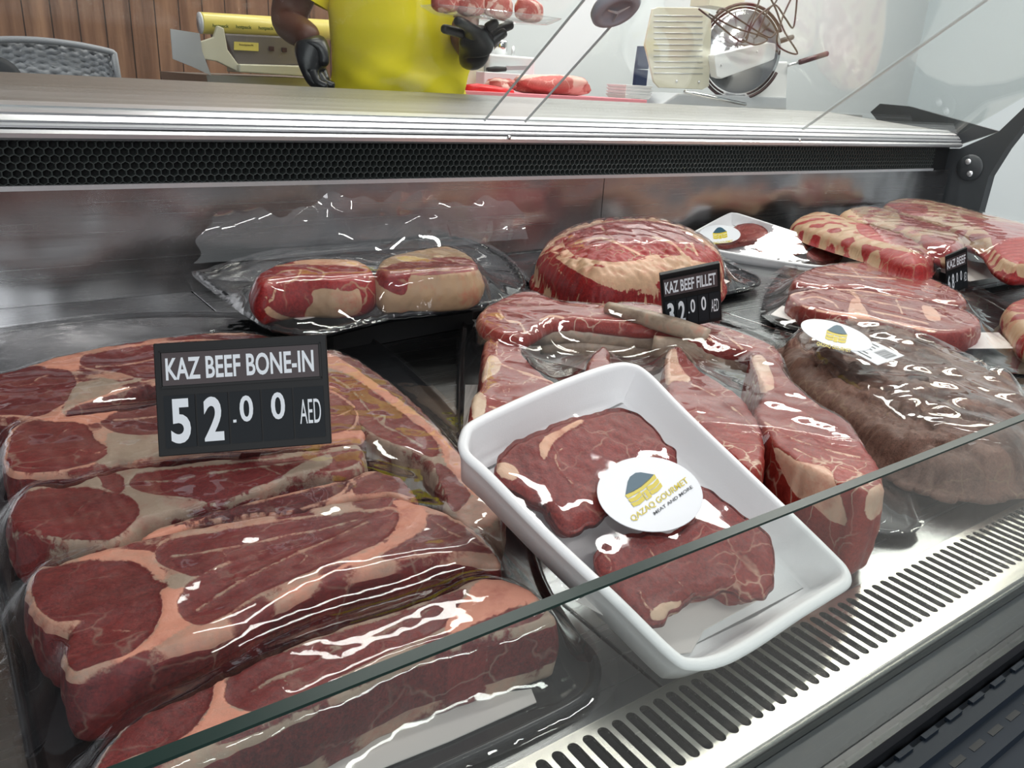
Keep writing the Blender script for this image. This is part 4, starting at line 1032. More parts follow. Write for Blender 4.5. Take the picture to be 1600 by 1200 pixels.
# the label lies with its short edge towards the left: bars run across
for i in range(26):
    w_ = r2.choice([.008, .014, .02]); b.add([LB[0] + ey * (.42 + u * .55) + ex * .45 + [0, 0, .0007], LB[0] + ey * (.42 + (u + w_) * .55) + ex * .45 + [0, 0, .0007], LB[0] + ey * (.42 + (u + w_) * .55) + ex * .85 + [0, 0, .0007], LB[0] + ey * (.42 + u * .55) + ex * .85 + [0, 0, .0007]], [(0, 1, 2, 3)]); u += w_ + r2.choice([.012, .02])
b.build('barcode', M['ink'], lb)
b = MB()
for i, (a0, a1, c0) in enumerate(((.06, .75, .12), (.06, .5, .25), (.06, .4, .50), (.06, .38, .65), (.06, .35, .80))):
    b.add([LB[0] + ey * a0 + ex * c0 + [0, 0, .0007], LB[0] + ey * a1 * .9 + ex * c0 + [0, 0, .0007], LB[0] + ey * a1 * .9 + ex * (c0 + .035) + [0, 0, .0007], LB[0] + ey * a0 + ex * (c0 + .035) + [0, 0, .0007]], [(0, 1, 2, 3)])
b.build('ruled_line', M['ink'], lb)

# ---- steak pack behind the brown bag
GR = 'steaks in the pack behind the brown bag'
slab('beef_steak', 'rpack', [(1232, 462), (1250, 455), (1290, 450), (1340, 452), (1400, 462), (1450, 470), (1500, 480), (1530, 496), (1530, 510), (1500, 520), (1455, 520), (1400, 508), (1350, 497), (1300, 492), (1260, 480)], .036, .008, seed=61, mat_='chop', s=.0024, fill=5.,
     muscles=[([(1240, 462), (1270, 455), (1310, 456), (1330, 468), (1320, 480), (1290, 485), (1255, 474)], .4), ([(1340, 470), (1360, 460), (1400, 465), (1450, 480), (1520, 496), (1510, 508), (1460, 510), (1400, 500), (1355, 488)], .45)],
     seams=[([(1360, 470), (1420, 482), (1480, 495)], 1.2), ([(1250, 468), (1275, 464), (1300, 472), (1310, 482)], 1.4), ([(1360, 486), (1400, 494), (1450, 506)], 1.6), ([(1240, 474), (1290, 488), (1340, 494), (1400, 506), (1460, 518)], 2.), ([(1234, 462), (1250, 456), (1290, 451), (1340, 454), (1400, 463), (1450, 471)], 1.6), ([(1330, 455), (1342, 470), (1338, 490)], 3.), ([(1400, 468), (1410, 490)], 1.6)], fats=[([(1330, 468), (1345, 472), (1360, 500), (1345, 510), (1325, 500)], .9), ([(1440, 478), (1460, 482), (1470, 500), (1450, 500)], .8)], side=.7, side_tone=.45, label='front steak of the pack behind the brown bag, pale bone seam across', cat='steak', group=GR)
slab('beef_steak', 'rpack', [(1238, 440), (1260, 422), (1310, 411), (1360, 411), (1410, 418), (1460, 436), (1500, 456), (1510, 472), (1470, 472), (1400, 458), (1340, 448), (1280, 448)], .040, .008, seed=62, mat_='chop', s=.0026, fill=5.,
     muscles=[([(1245, 438), (1275, 420), (1330, 415), (1390, 420), (1430, 432), (1420, 446), (1360, 444), (1290, 442)], .35), ([(1436, 440), (1470, 448), (1500, 466), (1460, 464), (1430, 452)], .4)], seams=[([(1290, 428), (1340, 432), (1400, 436)], 1.3), ([(1330, 418), (1350, 440)], 1.2)], side=.5, label='rear steak of the pack behind the brown bag, darker and flatter', cat='steak', group=GR)
rp = empty('vacuum_pack', unproj([(1400, 520)], zp(0))[0], 'vacuum pack of two steaks behind the brown bag, grey tray edge right', 'meat pack')
foam_tray([(1195, 492), (1215, 430), (1290, 405), (1400, 408), (1500, 440), (1600, 500), (1640, 560), (1600, 580), (1500, 560), (1400, 545), (1280, 520)], .011, .004, parent=rp, name='black_tray', s=.005, inset=.004, rim=.003)
sheet('absorbent_pad', [(1204, 492), (1222, 478), (1300, 500), (1440, 520), (1560, 520), (1585, 545), (1400, 545), (1260, 508)], .0125, M['pad'], rp)
film('rpack', [(1190, 494), (1210, 426), (1290, 400), (1400, 403), (1505, 436), (1610, 498), (1650, 562), (1600, 586), (1500, 566), (1400, 552), (1280, 526)], .0118, 0, 'film', rp, suction=5e-5, s=.0035, iters=250)

# ---- pack with two thick round steaks at the back left
GE = 'thick round steaks in the back pack'
ZR = .092; ZRB = .049
slab('round_steak', 'eye', [(397, 436), (404, 424), (430, 412), (470, 404), (520, 403), (560, 406), (580, 416), (583, 428), (560, 436), (520, 438), (480, 436), (440, 440), (410, 446)], .088, ZRB, seed=71, mat_='roast', s=.002, er=.008, bulge=.006,
     muscles=[([(403, 440), (415, 425), (440, 420), (462, 420), (462, 436), (440, 452), (420, 465), (412, 455)], .5), ([(440, 460), (465, 440), (490, 438), (500, 452), (485, 470), (480, 490), (460, 495), (425, 488), (435, 472)], .45), ([(500, 425), (540, 420), (560, 425), (562, 445), (540, 455), (515, 450), (500, 440)], .6), ([(565, 420), (580, 418), (582, 470), (572, 478), (566, 450)], .5), ([(398, 450), (408, 462), (405, 478), (398, 466)], .5)],
     seams=[([(415, 440), (440, 425), (460, 422)], 1.2), ([(522, 430), (530, 440), (528, 450)], 1.2), ([(412, 462), (425, 470), (432, 450), (462, 436), (470, 422)], 2.), ([(430, 416), (480, 412), (540, 414), (575, 420)], 1.5), ([(468, 440), (500, 436), (505, 425), (480, 418)], 1.6), ([(440, 475), (450, 465), (470, 470)], .8)], fill=5.,
     fats=[([(486, 455), (510, 450), (545, 455), (560, 450), (566, 470), (560, 490), (520, 498), (480, 500), (478, 485), (490, 470)], .1), ([(460, 408), (520, 404), (560, 408), (570, 416), (520, 414), (470, 414)], .9), ([(416, 476), (440, 492), (470, 498), (470, 506), (430, 498), (412, 486)], .6)], side=1.5, fcol=.4, label='thick pack steak on the left, cut face marbled with cream fat', cat='steak', group=GE)
slab('round_steak', 'eye', [(588, 418), (600, 402), (640, 392), (690, 384), (715, 388), (738, 400), (749, 416), (735, 424), (700, 427), (655, 428), (625, 430), (600, 430)], .090, ZRB, seed=72, mat_='roast', s=.002, er=.008, bulge=.006,
     muscles=[([(590, 424), (620, 412), (670, 405), (715, 402), (738, 408), (748, 420), (720, 426), (665, 430), (640, 432), (632, 460), (600, 450), (588, 436)], .15)],
     seams=[([(600, 414), (660, 402), (700, 396)], 1.), ([(630, 428), (670, 424), (740, 420)], 1.2), ([(700, 404), (720, 412), (745, 416)], .8)], side=-1.6, fcol=-.5, label='thick pack steak on the right with a greyish fat side', cat='steak', group=GE)
ey_ = empty('vacuum_pack', unproj([(560, 480)], zp(.0))[0] * [1, 1, 0], 'vacuum pack of two thick round steaks on a black tray at the back panel', 'meat pack')
EYO = [(312, 432), (330, 428), (420, 400), (560, 385), (700, 372), (780, 400), (815, 440), (800, 462), (760, 476), (690, 486), (610, 495), (540, 512), (495, 522), (450, 518), (410, 505), (360, 468)]
foam_tray(EYO, .0475, .004, parent=ey_, name='black_tray', s=.005, inset=.004, rim=.004)
b = MB(); pts = unproj([(420, 470), (700, 440), (700, 455), (500, 490)], zp(.0)); 
sheet('absorbent_pad', [(455, 497), (470, 500), (590, 478), (600, 470), (470, 460)], .049, M['pad'], ey_)
sheet('absorbent_pad', [(600, 462), (640, 470), (700, 470), (755, 462), (745, 450), (620, 450)], .049, M['pad'], ey_)
crimp(EYO, .0475, ey_, .0042)
o, _h = film('eye', [(300, 430), (325, 420), (420, 392), (560, 377), (705, 364), (788, 396), (822, 440), (806, 466), (762, 480), (692, 490), (612, 499), (540, 516), (493, 526), (446, 522), (404, 508), (350, 470)], .049, 0, 'film', ey_, suction=1e-5, s=.0035, iters=400, wr=.0012)
# loose film of the same pack, standing up crumpled against the back panel
x0_, x1_ = ony(285, 380, 1.05)[0], ony(800, 380, 1.05)[0]; V = []; nu, nv = 150, 44
for j in range(nv):
    for i in range(nu):
        u_ = i / (nu - 1); v_ = j / (nv - 1); V.append((x0_ + (x1_ - x0_) * u_, 0, .052 + (.074 - .05 * abs(u_ - .5) + .008 * math.sin(u_ * 23) + .004 * math.sin(u_ * 61)) * v_)); V[-1] = (V[-1][0] + .03 * v_ * (1 - u_) + .006 * math.sin(v_ * 9) * (1 - u_), 0, V[-1][2])
V = np.array(V); Q2 = V[:, [0, 2]] * [1, 1.6]; V[:, 1] = 1.030 + .014 * sines(Q2, 5, 61) + .008 * np.abs(sines(Q2, 9, 62)) - .03 * (1 - (V[:, 2] - .052) / .076) ** 2
V[:, 1] = np.minimum(V[:, 1], Yb - .014)
lo_ = mesh_obj('loose_film', V, [(j * nu + i, j * nu + i + 1, (j + 1) * nu + i + 1, (j + 1) * nu + i) for j in range(nv - 1) for i in range(nu - 1)], M['loosefilm'], None, True); attach(lo_, ey_)
# stand below: the pack rests on a smaller dark tray turned over
b = MB(); T = unproj([(430, 470), (520, 495), (740, 460), (760, 430), (560, 430), (440, 440)], zp(.040)); b.prism([tuple(p) for p in T], (0, 0, -.0395)); o = b.build('riser_block', M['blackmatt']); tag(o, 'black riser block under the pack of thick round steaks', 'riser'); rebase(o)

# ---- roast
slab('roast', 'roast', [(836, 412), (850, 396), (880, 384), (930, 378), (990, 376), (1050, 382), (1095, 394), (1128, 412), (1132, 430), (1110, 446), (1060, 458), (1000, 466), (950, 470), (905, 464), (868, 446), (842, 428)], .050, .014, seed=81, mat_='roast', mott=.55, s=.002, er=.02, bulge=.006, dome=.052, lump=.003, lumpf=30,
     muscles=[([(880, 372), (930, 352), (980, 345), (1040, 350), (1090, 375), (1128, 405), (1100, 410), (1060, 400), (1020, 398), (985, 408), (940, 408), (900, 400)], .55), ([(838, 410), (858, 395), (880, 402), (905, 425), (950, 450), (1010, 462), (1060, 450), (1110, 430), (1130, 430), (1100, 455), (1000, 470), (900, 466), (855, 440)], .35)],
     seams=[([(905, 405), (950, 412), (1000, 410), (1020, 402)], 3.5), ([(900, 380), (940, 372), (980, 388), (1000, 398)], 2.), ([(1020, 370), (1050, 380), (1070, 400)], 2.2), ([(940, 356), (960, 375)], 1.4), ([(1080, 380), (1090, 400)], 2.), ([(870, 420), (890, 440), (905, 460)], 1.2)],
     fats=[([(868, 400), (900, 405), (940, 418), (1000, 412), (1050, 400), (1080, 402), (1070, 425), (1030, 440), (990, 452), (950, 448), (910, 430), (880, 412)], .45)], side=.5, side_tone=.3, label='large beef roast with a thick cream fat band, back centre', cat='roast')
ro = empty('vacuum_pack', unproj([(980, 450)], zp(0))[0], 'vacuum pack holding the large beef roast on a black tray', 'meat pack')
RO = [(782, 395), (812, 392), (870, 385), (980, 370), (1090, 392), (1150, 420), (1184, 436), (1175, 448), (1110, 462), (1040, 476), (960, 484), (915, 484), (880, 472), (830, 440)]
foam_tray(RO, .014, .005, parent=ro, name='black_tray', s=.005, inset=.004, rim=.003)
sheet('absorbent_pad', [(1120, 432), (1140, 440), (1130, 446), (1040, 462), (900, 470), (900, 460)], .0165, M['pad'], ro)
crimp(RO, .014, ro, .0032)
film('roast', [(776, 394), (812, 387), (870, 378), (980, 362), (1090, 385), (1156, 415), (1190, 436), (1180, 450), (1112, 466), (1040, 480), (960, 488), (913, 488), (875, 475), (826, 442)], .015, 0, 'film', ro, suction=2e-5, s=.0035, iters=300)

# ---- white tray of fillets at the back
wb = empty('foam_tray', unproj([(1215, 385)], zp(0))[0], 'white foam tray with pale red steaks and round sticker near the back panel', 'meat tray')
WBP = plane3(ony(1085, 362, 1.035), ony(1148, 334, 1.04), unproj([(1350, 402)], zp(.031))[0])
foam_tray([(1078, 368), (1088, 360), (1135, 335), (1148, 333), (1165, 337), (1260, 368), (1340, 395), (1352, 401), (1345, 408), (1300, 414), (1275, 416), (1180, 402), (1095, 385)], WBP, .020, .004, 'styro', wb, 'foam_tray_body', s=.004, inset=.008)
GW = 'pale steaks in the rear white tray'
for i, (pl, lab) in enumerate((([(1118, 378), (1140, 362), (1150, 352), (1170, 348), (1190, 352), (1200, 362), (1190, 372), (1160, 376), (1135, 381)], 'pale red steak next to the sticker in the rear white tray'),
                               ([(1180, 385), (1195, 372), (1220, 364), (1250, 366), (1268, 376), (1258, 388), (1225, 394), (1195, 394)], 'pale red steak in the middle of the rear white tray'),
                               ([(1262, 392), (1278, 384), (1300, 386), (1318, 394), (1310, 404), (1285, 406), (1265, 400)], 'smallest pale steak at the right end of the rear white tray'))):
    slabp('fillet_steak', 'wb', pl, lift(WBP, -.002), .014, seed=90 + i, mat_='fillet', s=.003, side=.5, fill=5., muscles=[(pl, .55)], label=lab, cat='steak', group=GW)
film('wb', [(1080, 368), (1090, 361), (1136, 336), (1148, 334), (1164, 338), (1260, 369), (1338, 396), (1350, 401), (1343, 407), (1300, 413), (1275, 415), (1180, 401), (1097, 384)], lift(WBP, .001), .003, 'filmsmooth', wb, suction=0, s=.005, iters=60, wr=.0002)
sticker(wb, (1125, 366), 32, 14, .03, lift(WBP, .004), -.12, .42, False)

# ---- three big cuts at the back right
GK = 'large cuts in the back right pack'
slab('rump_cut', 'rr', [(1234, 357), (1245, 347), (1262, 343), (1300, 347), (1345, 359), (1390, 373), (1430, 385), (1455, 398), (1462, 412), (1445, 428), (1400, 422), (1358, 402), (1300, 384), (1255, 369)], .050, .040, seed=101, mat_='roast', mott=.8, s=.003, er=.012, bulge=.003, dome=.026,
     muscles=[([(1340, 345), (1380, 350), (1430, 362), (1450, 378), (1425, 385), (1380, 378), (1345, 366)], .6), ([(1385, 388), (1420, 395), (1462, 400), (1470, 430), (1430, 440), (1385, 415), (1375, 400)], .5)], side=-.7, fcol=-.4, label='cut with a broad cream fat cap, next to the rear white tray', cat='meat cut', group=GK)
slab('rump_cut', 'rr', [(1310, 334), (1330, 325), (1370, 325), (1410, 335), (1450, 348), (1490, 360), (1510, 378), (1490, 392), (1460, 385), (1420, 368), (1370, 352), (1330, 345)], .076, .048, seed=102, mat_='roast', mott=1.2, s=.003, er=.016, bulge=.006, dome=.005,
     muscles=[([(1405, 330), (1440, 342), (1490, 352), (1500, 362), (1450, 358), (1415, 350)], .4), ([(1440, 368), (1480, 372), (1505, 385), (1480, 400), (1450, 392)], .5)], side=-.2, fcol=-.3, label='middle cut behind the fat-capped one, back right pack', cat='meat cut', group=GK)
slab('rump_cut', 'rr', [(1378, 322), (1400, 313), (1450, 316), (1500, 326), (1550, 340), (1600, 352), (1640, 370), (1640, 410), (1590, 418), (1560, 405), (1540, 380), (1490, 362), (1440, 345), (1400, 335)], .074, .048, seed=103, mat_='roast', mott=1.3, s=.003, er=.014, bulge=.005, dome=.010,
     muscles=[([(1385, 318), (1430, 318), (1450, 325), (1440, 338), (1410, 332)], .35), ([(1500, 335), (1550, 345), (1600, 352), (1640, 375), (1640, 400), (1590, 412), (1555, 390), (1545, 365), (1520, 350)], .6)], side=.3, fcol=.0, label='rearmost cut of the back right pack, beside the grey end panel', cat='meat cut', group=GK)
RKP = plane3(ony(1400, 324, 1.035), ony(1262, 330, 1.035), unproj([(1515, 450)], zp(.012))[0])
rk = empty('vacuum_pack', unproj([(1450, 400)], zp(0))[0], 'vacuum pack of three large cuts at the back right corner', 'meat pack')
foam_tray([(1352, 392), (1322, 345), (1400, 322), (1550, 340), (1680, 380), (1700, 430), (1600, 435), (1515, 450), (1440, 452), (1395, 434), (1368, 416)], RKP, .005, parent=rk, name='black_tray', s=.006, inset=.004, rim=.004)
sheet('absorbent_pad', [(1470, 400), (1540, 412), (1580, 430), (1515, 440), (1470, 425)], lift(RKP, .002), M['pad'], rk)
film('rr', [(1346, 392), (1318, 340), (1400, 316), (1555, 335), (1690, 378), (1712, 432), (1602, 440), (1515, 455), (1438, 457), (1390, 438), (1362, 416)], lift(RKP, .001), 0, 'film', rk, suction=4e-5, s=.005, iters=250)
# pack only just entering at the right edge
slab('rump_cut', 'edge', [(1572, 478), (1585, 466), (1610, 462), (1660, 470), (1660, 520), (1610, 525), (1590, 505)], .040, .008, seed=105, mat_='roast', mott=1, s=.004, er=.012, muscles=[([(1572, 478), (1600, 466), (1640, 470), (1620, 485), (1590, 488)], .3)], side=-.8, fcol=-.1, label='pale piece of meat cut off by the right picture edge', cat='meat cut')

# ---- price tags


def price_tag(c, name, title, digits, label, group='black price tags', back=.006, rows=(0.04, .34, .42, .93)):
    """c: four photo-fitted corners TL, TR, BR, BL in the world"""
    TL, TR, BR, BL = map(np.asarray, c); ex = TR - TL; ey = TL - BL; nrm = np.cross(ex, ey); nrm /= np.linalg.norm(nrm)
    if nrm @ (np.array([0, 0, H]) - TL) < 0: nrm = -nrm
    t = empty(name, (BL + BR) / 2, label, 'price tag', group)
    P = lambda u, v, l=0: TL + ex * u - ey * v + nrm * l
    b = MB(); b.obox(P(0, 1, -back), ex, ey, nrm * back); b.build('case', M['tagblack'], t, bevel=.0006)

    def rect(nm, u0, v0, u1, v1, l0, l1, m_, par):
        b = MB(); b.obox(P(u0, v1, l0), ex * (u1 - u0), ey * (v1 - v0), nrm * (l1 - l0)); return b.build(nm, m_, par)
    fr = MB(); w = .012
    for (u0, v0, u1, v1) in ((.03, .07, .965, .085), (.03, .385, .965, .405), (.03, .07, .04, .40), (.955, .07, .965, .40)):
        fr.obox(P(u0, v1, 0), ex * (u1 - u0), ey * (v1 - v0), nrm * .0012)
    fr.build('window_frame', M['tagblack'], t)
    wdw = rect('title_window', .045, .09, .95, .38, 0, .0006, M['tagwindow'], t)
    quad_text('title_lettering', title, P(.065, .335, 0), ex * .855, ey * .20, M['digit'], wdw, .0009, bold=.022)
    for i, dch in enumerate(digits):
        u0 = .045 + i * .187; cd = rect('digit_card', u0, .47, u0 + .175, .93, 0, .001, M['card'], t)
        if dch == 'AED': quad_text('currency_lettering', 'AED', P(u0 + .03, .80, 0), ex * .125, ey * .22, M['digit'], cd, .0013, bold=.0)
        elif dch.startswith('.'):
            quad_text('digit', dch[1:], P(u0 + .055, .745, 0), ex * .078, ey * .235, M['digit'], cd, .0013, bold=.02)
            b = MB(); b.obox(P(u0 + .015, .745, .001), ex * .018, ey * .025, nrm * .0004); b.build('decimal_point', M['digit'], cd)
        elif dch.startswith('^'): quad_text('digit', dch[1:], P(u0 + .05, .745, 0), ex * .082, ey * .245, M['digit'], cd, .0013, bold=.02)
        else: quad_text('digit', dch, P(u0 + .035, .895, 0), ex * .112, ey * .395, M['digit'], cd, .0013, bold=.03)
    b = MB(); b.obox(P(.44, 1, -back - .012), ex * .12, ey * .5, nrm * .012); b.build('rear_foot', M['black'], t)
    return t


def rect_from(px, zBL, yBL=None):
    """vertical-ish rectangle fitted to four photo corners from the foot height of its lower left corner"""
    r = [ray(*p) for p in px]; n_ = lambda a, b_: np.cross(r[a], r[b_])
    u = np.cross(n_(0, 1), n_(3, 2)); v = np.cross(n_(0, 3), n_(1, 2)); Nn = np.cross(u, v)
    A_ = unproj([px[3]], zp(zBL))[0] - [0, 0, H]; return [d * (Nn @ A_) / (Nn @ d) + [0, 0, H] for d in r]


price_tag(rect_from([(239, 537), (509, 522), (518, 693), (248, 714)], .046), 'price_tag', 'KAZ BEEF BONE-IN', ['5', '2', '.0', '^0', 'AED'], 'large black price tag reading 52.00 on the front left pack')
TG2 = [onpl([p], unproj([(1037, 505)], zp(.066))[0], np.array([-.55, -.80, -.22]))[0] for p in ((1031, 430), (1125, 411), (1131, 500), (1038, 518))]
price_tag(TG2, 'price_tag', 'KAZ BEEF FILLET', ['3', '2', '.0', '^0', 'AED'], 'black price tag reading beef fillet, in front of the roast')
TG3 = [onpl([p], unproj([(1480, 455)], zp(.02))[0], np.array([-.80, -.58, -.15]))[0] for p in ((1477, 401), (1511, 387), (1512, 446), (1479, 462))]
price_tag(TG3, 'price_tag', 'KAZ BEEF', ['6', '8', '.0', '^0', 'AED'], 'smallest black price tag, at the right before the back pack')

# ------------------------------------------------------------------ behind the ledge
def PY(px, py, y): return ony(px, py, y)


def skin(name, chains, m, parent, sub=2, root=0):
    """one continuous surface grown over connected joints: chains of (key, point, radius)"""
    idx = {}; V = []; Rr = []; E_ = []
    for ch in chains:
        prev = None
        for key, p, r in ch:
            if key not in idx: idx[key] = len(V); V.append(tuple(map(float, p))); Rr.append(r if hasattr(r, '__len__') else (r, r))
            if prev is not None: E_.append((prev, idx[key]))
            prev = idx[key]
    me = bpy.data.meshes.new(name); me.from_pydata(V, E_, []); o = bpy.data.objects.new(name, me); COL.objects.link(o)
    md = o.modifiers.new('skin', 'SKIN'); md.use_smooth_shade = True
    if not me.skin_vertices: bpy.context.view_layer.objects.active = o
    lay = me.skin_vertices[0].data
    for i, r in enumerate(Rr): lay[i].radius = r; lay[i].use_root = (i == root)
    ss = o.modifiers.new('sub', 'SUBSURF'); ss.levels = ss.render_levels = sub
    bpy.context.view_layer.update(); dg = bpy.context.evaluated_depsgraph_get(); me2 = bpy.data.meshes.new_from_object(o.evaluated_get(dg)); bpy.data.objects.remove(o)
    o = bpy.data.objects.new(name, me2); COL.objects.link(o); me2.materials.clear(); me2.materials.append(m); me2.polygons.foreach_set('use_smooth', [True] * len(me2.polygons))
    if parent is not None: attach(o, parent)
    return o


YP = 1.70
hip = PY(628, 150, YP); hip[2] -= .14
cx_, cy_ = hip[0], hip[1]
pe = empty('person', (cx_, cy_, ZF), 'person in a yellow shirt and black gloves standing behind the counter', 'person')
dxv = np.array([.97, -.24, 0]); fwd = np.array([-.24, -.97, 0])       # shoulders line, facing the counter
C0 = np.array([cx_, cy_, 0])


def BP(u, f_, z): return C0 + dxv * u + fwd * f_ + np.array([0, 0, z])


zh = hip[2]
zs_ = zh + .50                                   # shoulder height
wl_ = PY(487, 60, 1.60); el_ = BP(-.245, -.02, zh + .27)
wr_ = PY(742, 92, 1.52); er_ = PY(718, 40, 1.61)
chains = [[('hip', BP(0, 0, zh), (.135, .095)), ('waist', BP(0, 0, zh + .17), (.125, .09)), ('chest', BP(0, 0, zh + .36), (.15, .10)), ('neck0', BP(0, 0, zs_ + .02), (.075, .06)), ('neck', BP(0, .01, zs_ + .08), .05), ('head0', BP(0, .02, zs_ + .14), (.062, .07)), ('head1', BP(0, .025, zs_ + .20), (.078, .092)), ('head2', BP(0, .02, zs_ + .27), (.06, .075))],
          [('neck0', None, 0), ('shl', BP(-.17, 0, zs_ - .03), .055), ('ell', el_, .040), ('wrl', wl_, .026)],
          [('neck0', None, 0), ('shr', BP(.17, 0, zs_ - .03), .055), ('elr', er_, .040), ('wrr', wr_, .027)],
          [('hip', None, 0), ('hl', BP(-.085, 0, zh - .06), .085), ('kl', BP(-.09, .01, (zh + ZF) / 2 + .02), .06), ('al', BP(-.09, -.01, ZF + .09), .038), ('fl', BP(-.09, .11, ZF + .035), .034)],
          [('hip', None, 0), ('hr', BP(.085, 0, zh - .06), .085), ('kr', BP(.09, .01, (zh + ZF) / 2 + .02), .06), ('ar', BP(.09, -.01, ZF + .09), .038), ('fr', BP(.09, .11, ZF + .035), .034)]]
skin('body', chains, M['skin'], pe)
# shirt: lofted rings with folds at the waist
nr_ = 64; V = []; Fc = []
rings_ = [(-.10, .158, .118), (-.04, .156, .116), (.02, .152, .112), (.08, .148, .108), (.14, .147, .107), (.20, .150, .110), (.28, .160, .115), (.36, .168, .118), (.43, .170, .112), (.475, .15, .095), (.50, .105, .075), (.52, .075, .065)]
rg = []
for i in range(len(rings_) - 1):
    for k in range(6): t = k / 6; rg.append(tuple(rings_[i][q] * (1 - t) + rings_[i + 1][q] * t for q in range(3)))
rg.append(rings_[-1])
for (hz, a, b_) in rg:
    for k in range(nr_):
        t = 2 * PI * k / nr_
        fold = .009 * math.sin(hz * 48 + 3 * math.sin(t * 2) + t * 4) * max(0, 1 - max(0, hz) / .30) + .004 * math.sin(hz * 110 - t * 7) * max(0, 1 - max(0, hz) / .25) + .004 * math.sin(5 * t + hz * 25)
        V.append(BP((a + fold) * math.cos(t), (b_ + fold * 1.3) * math.sin(t), zh + hz))
for i in range(len(rg) - 1):
    for k in range(nr_): Fc.append((i * nr_ + k, i * nr_ + (k + 1) % nr_, (i + 1) * nr_ + (k + 1) % nr_, (i + 1) * nr_ + k))
o = mesh_obj('shirt', V, Fc, M['shirt'], None, True); fix_normals(o); attach(o, pe)
for nm, a, b_ in (('l', BP(-.155, 0, zs_ - .02), el_), ('r', BP(.155, 0, zs_ - .02), er_)):
    a = np.asarray(a); b_ = np.asarray(b_); q_ = [a + (b_ - a) * t for t in (0, .3, .6, .72)]
    b = MB(); b.tube(q_, [.075, .07, .066, .068], 24, False); b.build('sleeve', M['shirt'], pe, True)
skin('trousers', [[('a', BP(0, 0, zh - .02), (.15, .11)), ('b', BP(-.09, 0, zh - .12), .10), ('c', BP(-.092, .01, (zh + ZF) / 2 + .02), .075), ('d', BP(-.092, -.01, ZF + .10), .058)], [('a', None, 0), ('e', BP(.09, 0, zh - .12), .10), ('f', BP(.092, .01, (zh + ZF) / 2 + .02), .075), ('g', BP(.092, -.01, ZF + .10), .058)]], M['trouser'], pe)
for sgn in (-1, 1): skin('shoe', [[('a', BP(.09 * sgn, -.03, ZF + .05), .045), ('b', BP(.09 * sgn, .06, ZF + .042), .042), ('c', BP(.09 * sgn, .14, ZF + .034), .034)]], M['blackmatt'], pe)
b = MB(); hc_ = BP(0, 0, zs_ + .245); n0 = len(b.v)
for i in range(9):
    for k in range(24):
        ph = PI / 2 * i / 8; t = 2 * PI * k / 24; b.v.append(tuple(hc_ + dxv * .088 * math.cos(ph) * math.cos(t) + fwd * (.10 * math.cos(ph) * math.sin(t) - .008) + np.array([0, 0, .105 * math.sin(ph) - .02])))
for i in range(8):
    for k in range(24): b.f.append((i * 24 + k, i * 24 + (k + 1) % 24, (i + 1) * 24 + (k + 1) % 24, (i + 1) * 24 + k))
b.build('hair', M['hair'], pe, True)
for sgn in (-1, 1):
    b = MB(); b.lathe([(0, .006), (.007, .004), (.010, 0)], BP(.03 * sgn, .112, zs_ + .205), fwd, 16); b.build('eye', M['white'], pe, True)
    b = MB(); b.tube([BP(.083 * sgn, .01, zs_ + .215), BP(.091 * sgn, .0, zs_ + .20), BP(.084 * sgn, .008, zs_ + .18)], [.008, .012, .006], 10); b.build('ear', M['skin'], pe, True)
b = MB(); b.tube([BP(0, .112, zs_ + .205), BP(0, .13, zs_ + .175), BP(0, .118, zs_ + .165)], [.006, .012, .008], 10); b.build('nose', M['skin'], pe, True)
b = MB(); b.tube([BP(-.022, .112, zs_ + .14), BP(0, .119, zs_ + .139), BP(.022, .112, zs_ + .14)], [.003, .006, .003], 10); b.build('mouth', mat('lips', srgb(120, 60, 55), .5), pe, True)


def glove(name, wrist, fore, palm, fingers, thumb, parent, label):
    """cuff over the wrist, palm, four fingers and a thumb from the side of the palm"""
    ch = [[('cuff', fore, .033), ('w', wrist, .031), ('p', palm, (.044, .028))]]
    for i, fg_ in enumerate(fingers):
        ch.append([('p', None, 0)] + [('f%d%d' % (i, j), q, .0115 - .001 * j) for j, q in enumerate(fg_)])
    ch.append([('w', None, 0)] + [('t%d' % j, q, .013 - .0015 * j) for j, q in enumerate(thumb)])
    o = skin(name, ch, M['glove'], parent, 2); o['label'] = label; return o


# resting hand, left in the photo: hangs to the worktop, fingers along the shirt
wv = np.array(wl_)
G_ = lambda px, py, y: PY(px, py, y)
glove('glove', wv, G_(483, 52, 1.60), G_(488, 92, 1.585), [[G_(479, 112, 1.58), G_(486, 128, 1.57), G_(500, 136, 1.56)], [G_(488, 115, 1.575), G_(497, 131, 1.56), G_(513, 137, 1.55)], [G_(496, 113, 1.58), G_(506, 130, 1.57), G_(524, 136, 1.56)], [G_(503, 108, 1.59), G_(506, 122, 1.58), G_(512, 130, 1.575)]],
      [G_(503, 76, 1.57), G_(507, 92, 1.565), G_(506, 104, 1.56)], pe, 'black glove on the lowered hand')
glove('glove', np.array(wr_), G_(735, 99, 1.56), G_(745, 62, 1.50), [[G_(724, 52, 1.49), G_(706, 48, 1.485), G_(690, 44, 1.48)], [G_(735, 44, 1.46), G_(722, 36, 1.44), G_(712, 32, 1.43)], [G_(758, 46, 1.48), G_(770, 38, 1.47), G_(780, 34, 1.46)], [G_(768, 54, 1.50), G_(785, 44, 1.49), G_(802, 38, 1.49)]],
      [G_(758, 74, 1.50), G_(776, 58, 1.49), G_(792, 48, 1.48)], pe, 'black glove under the held tray')

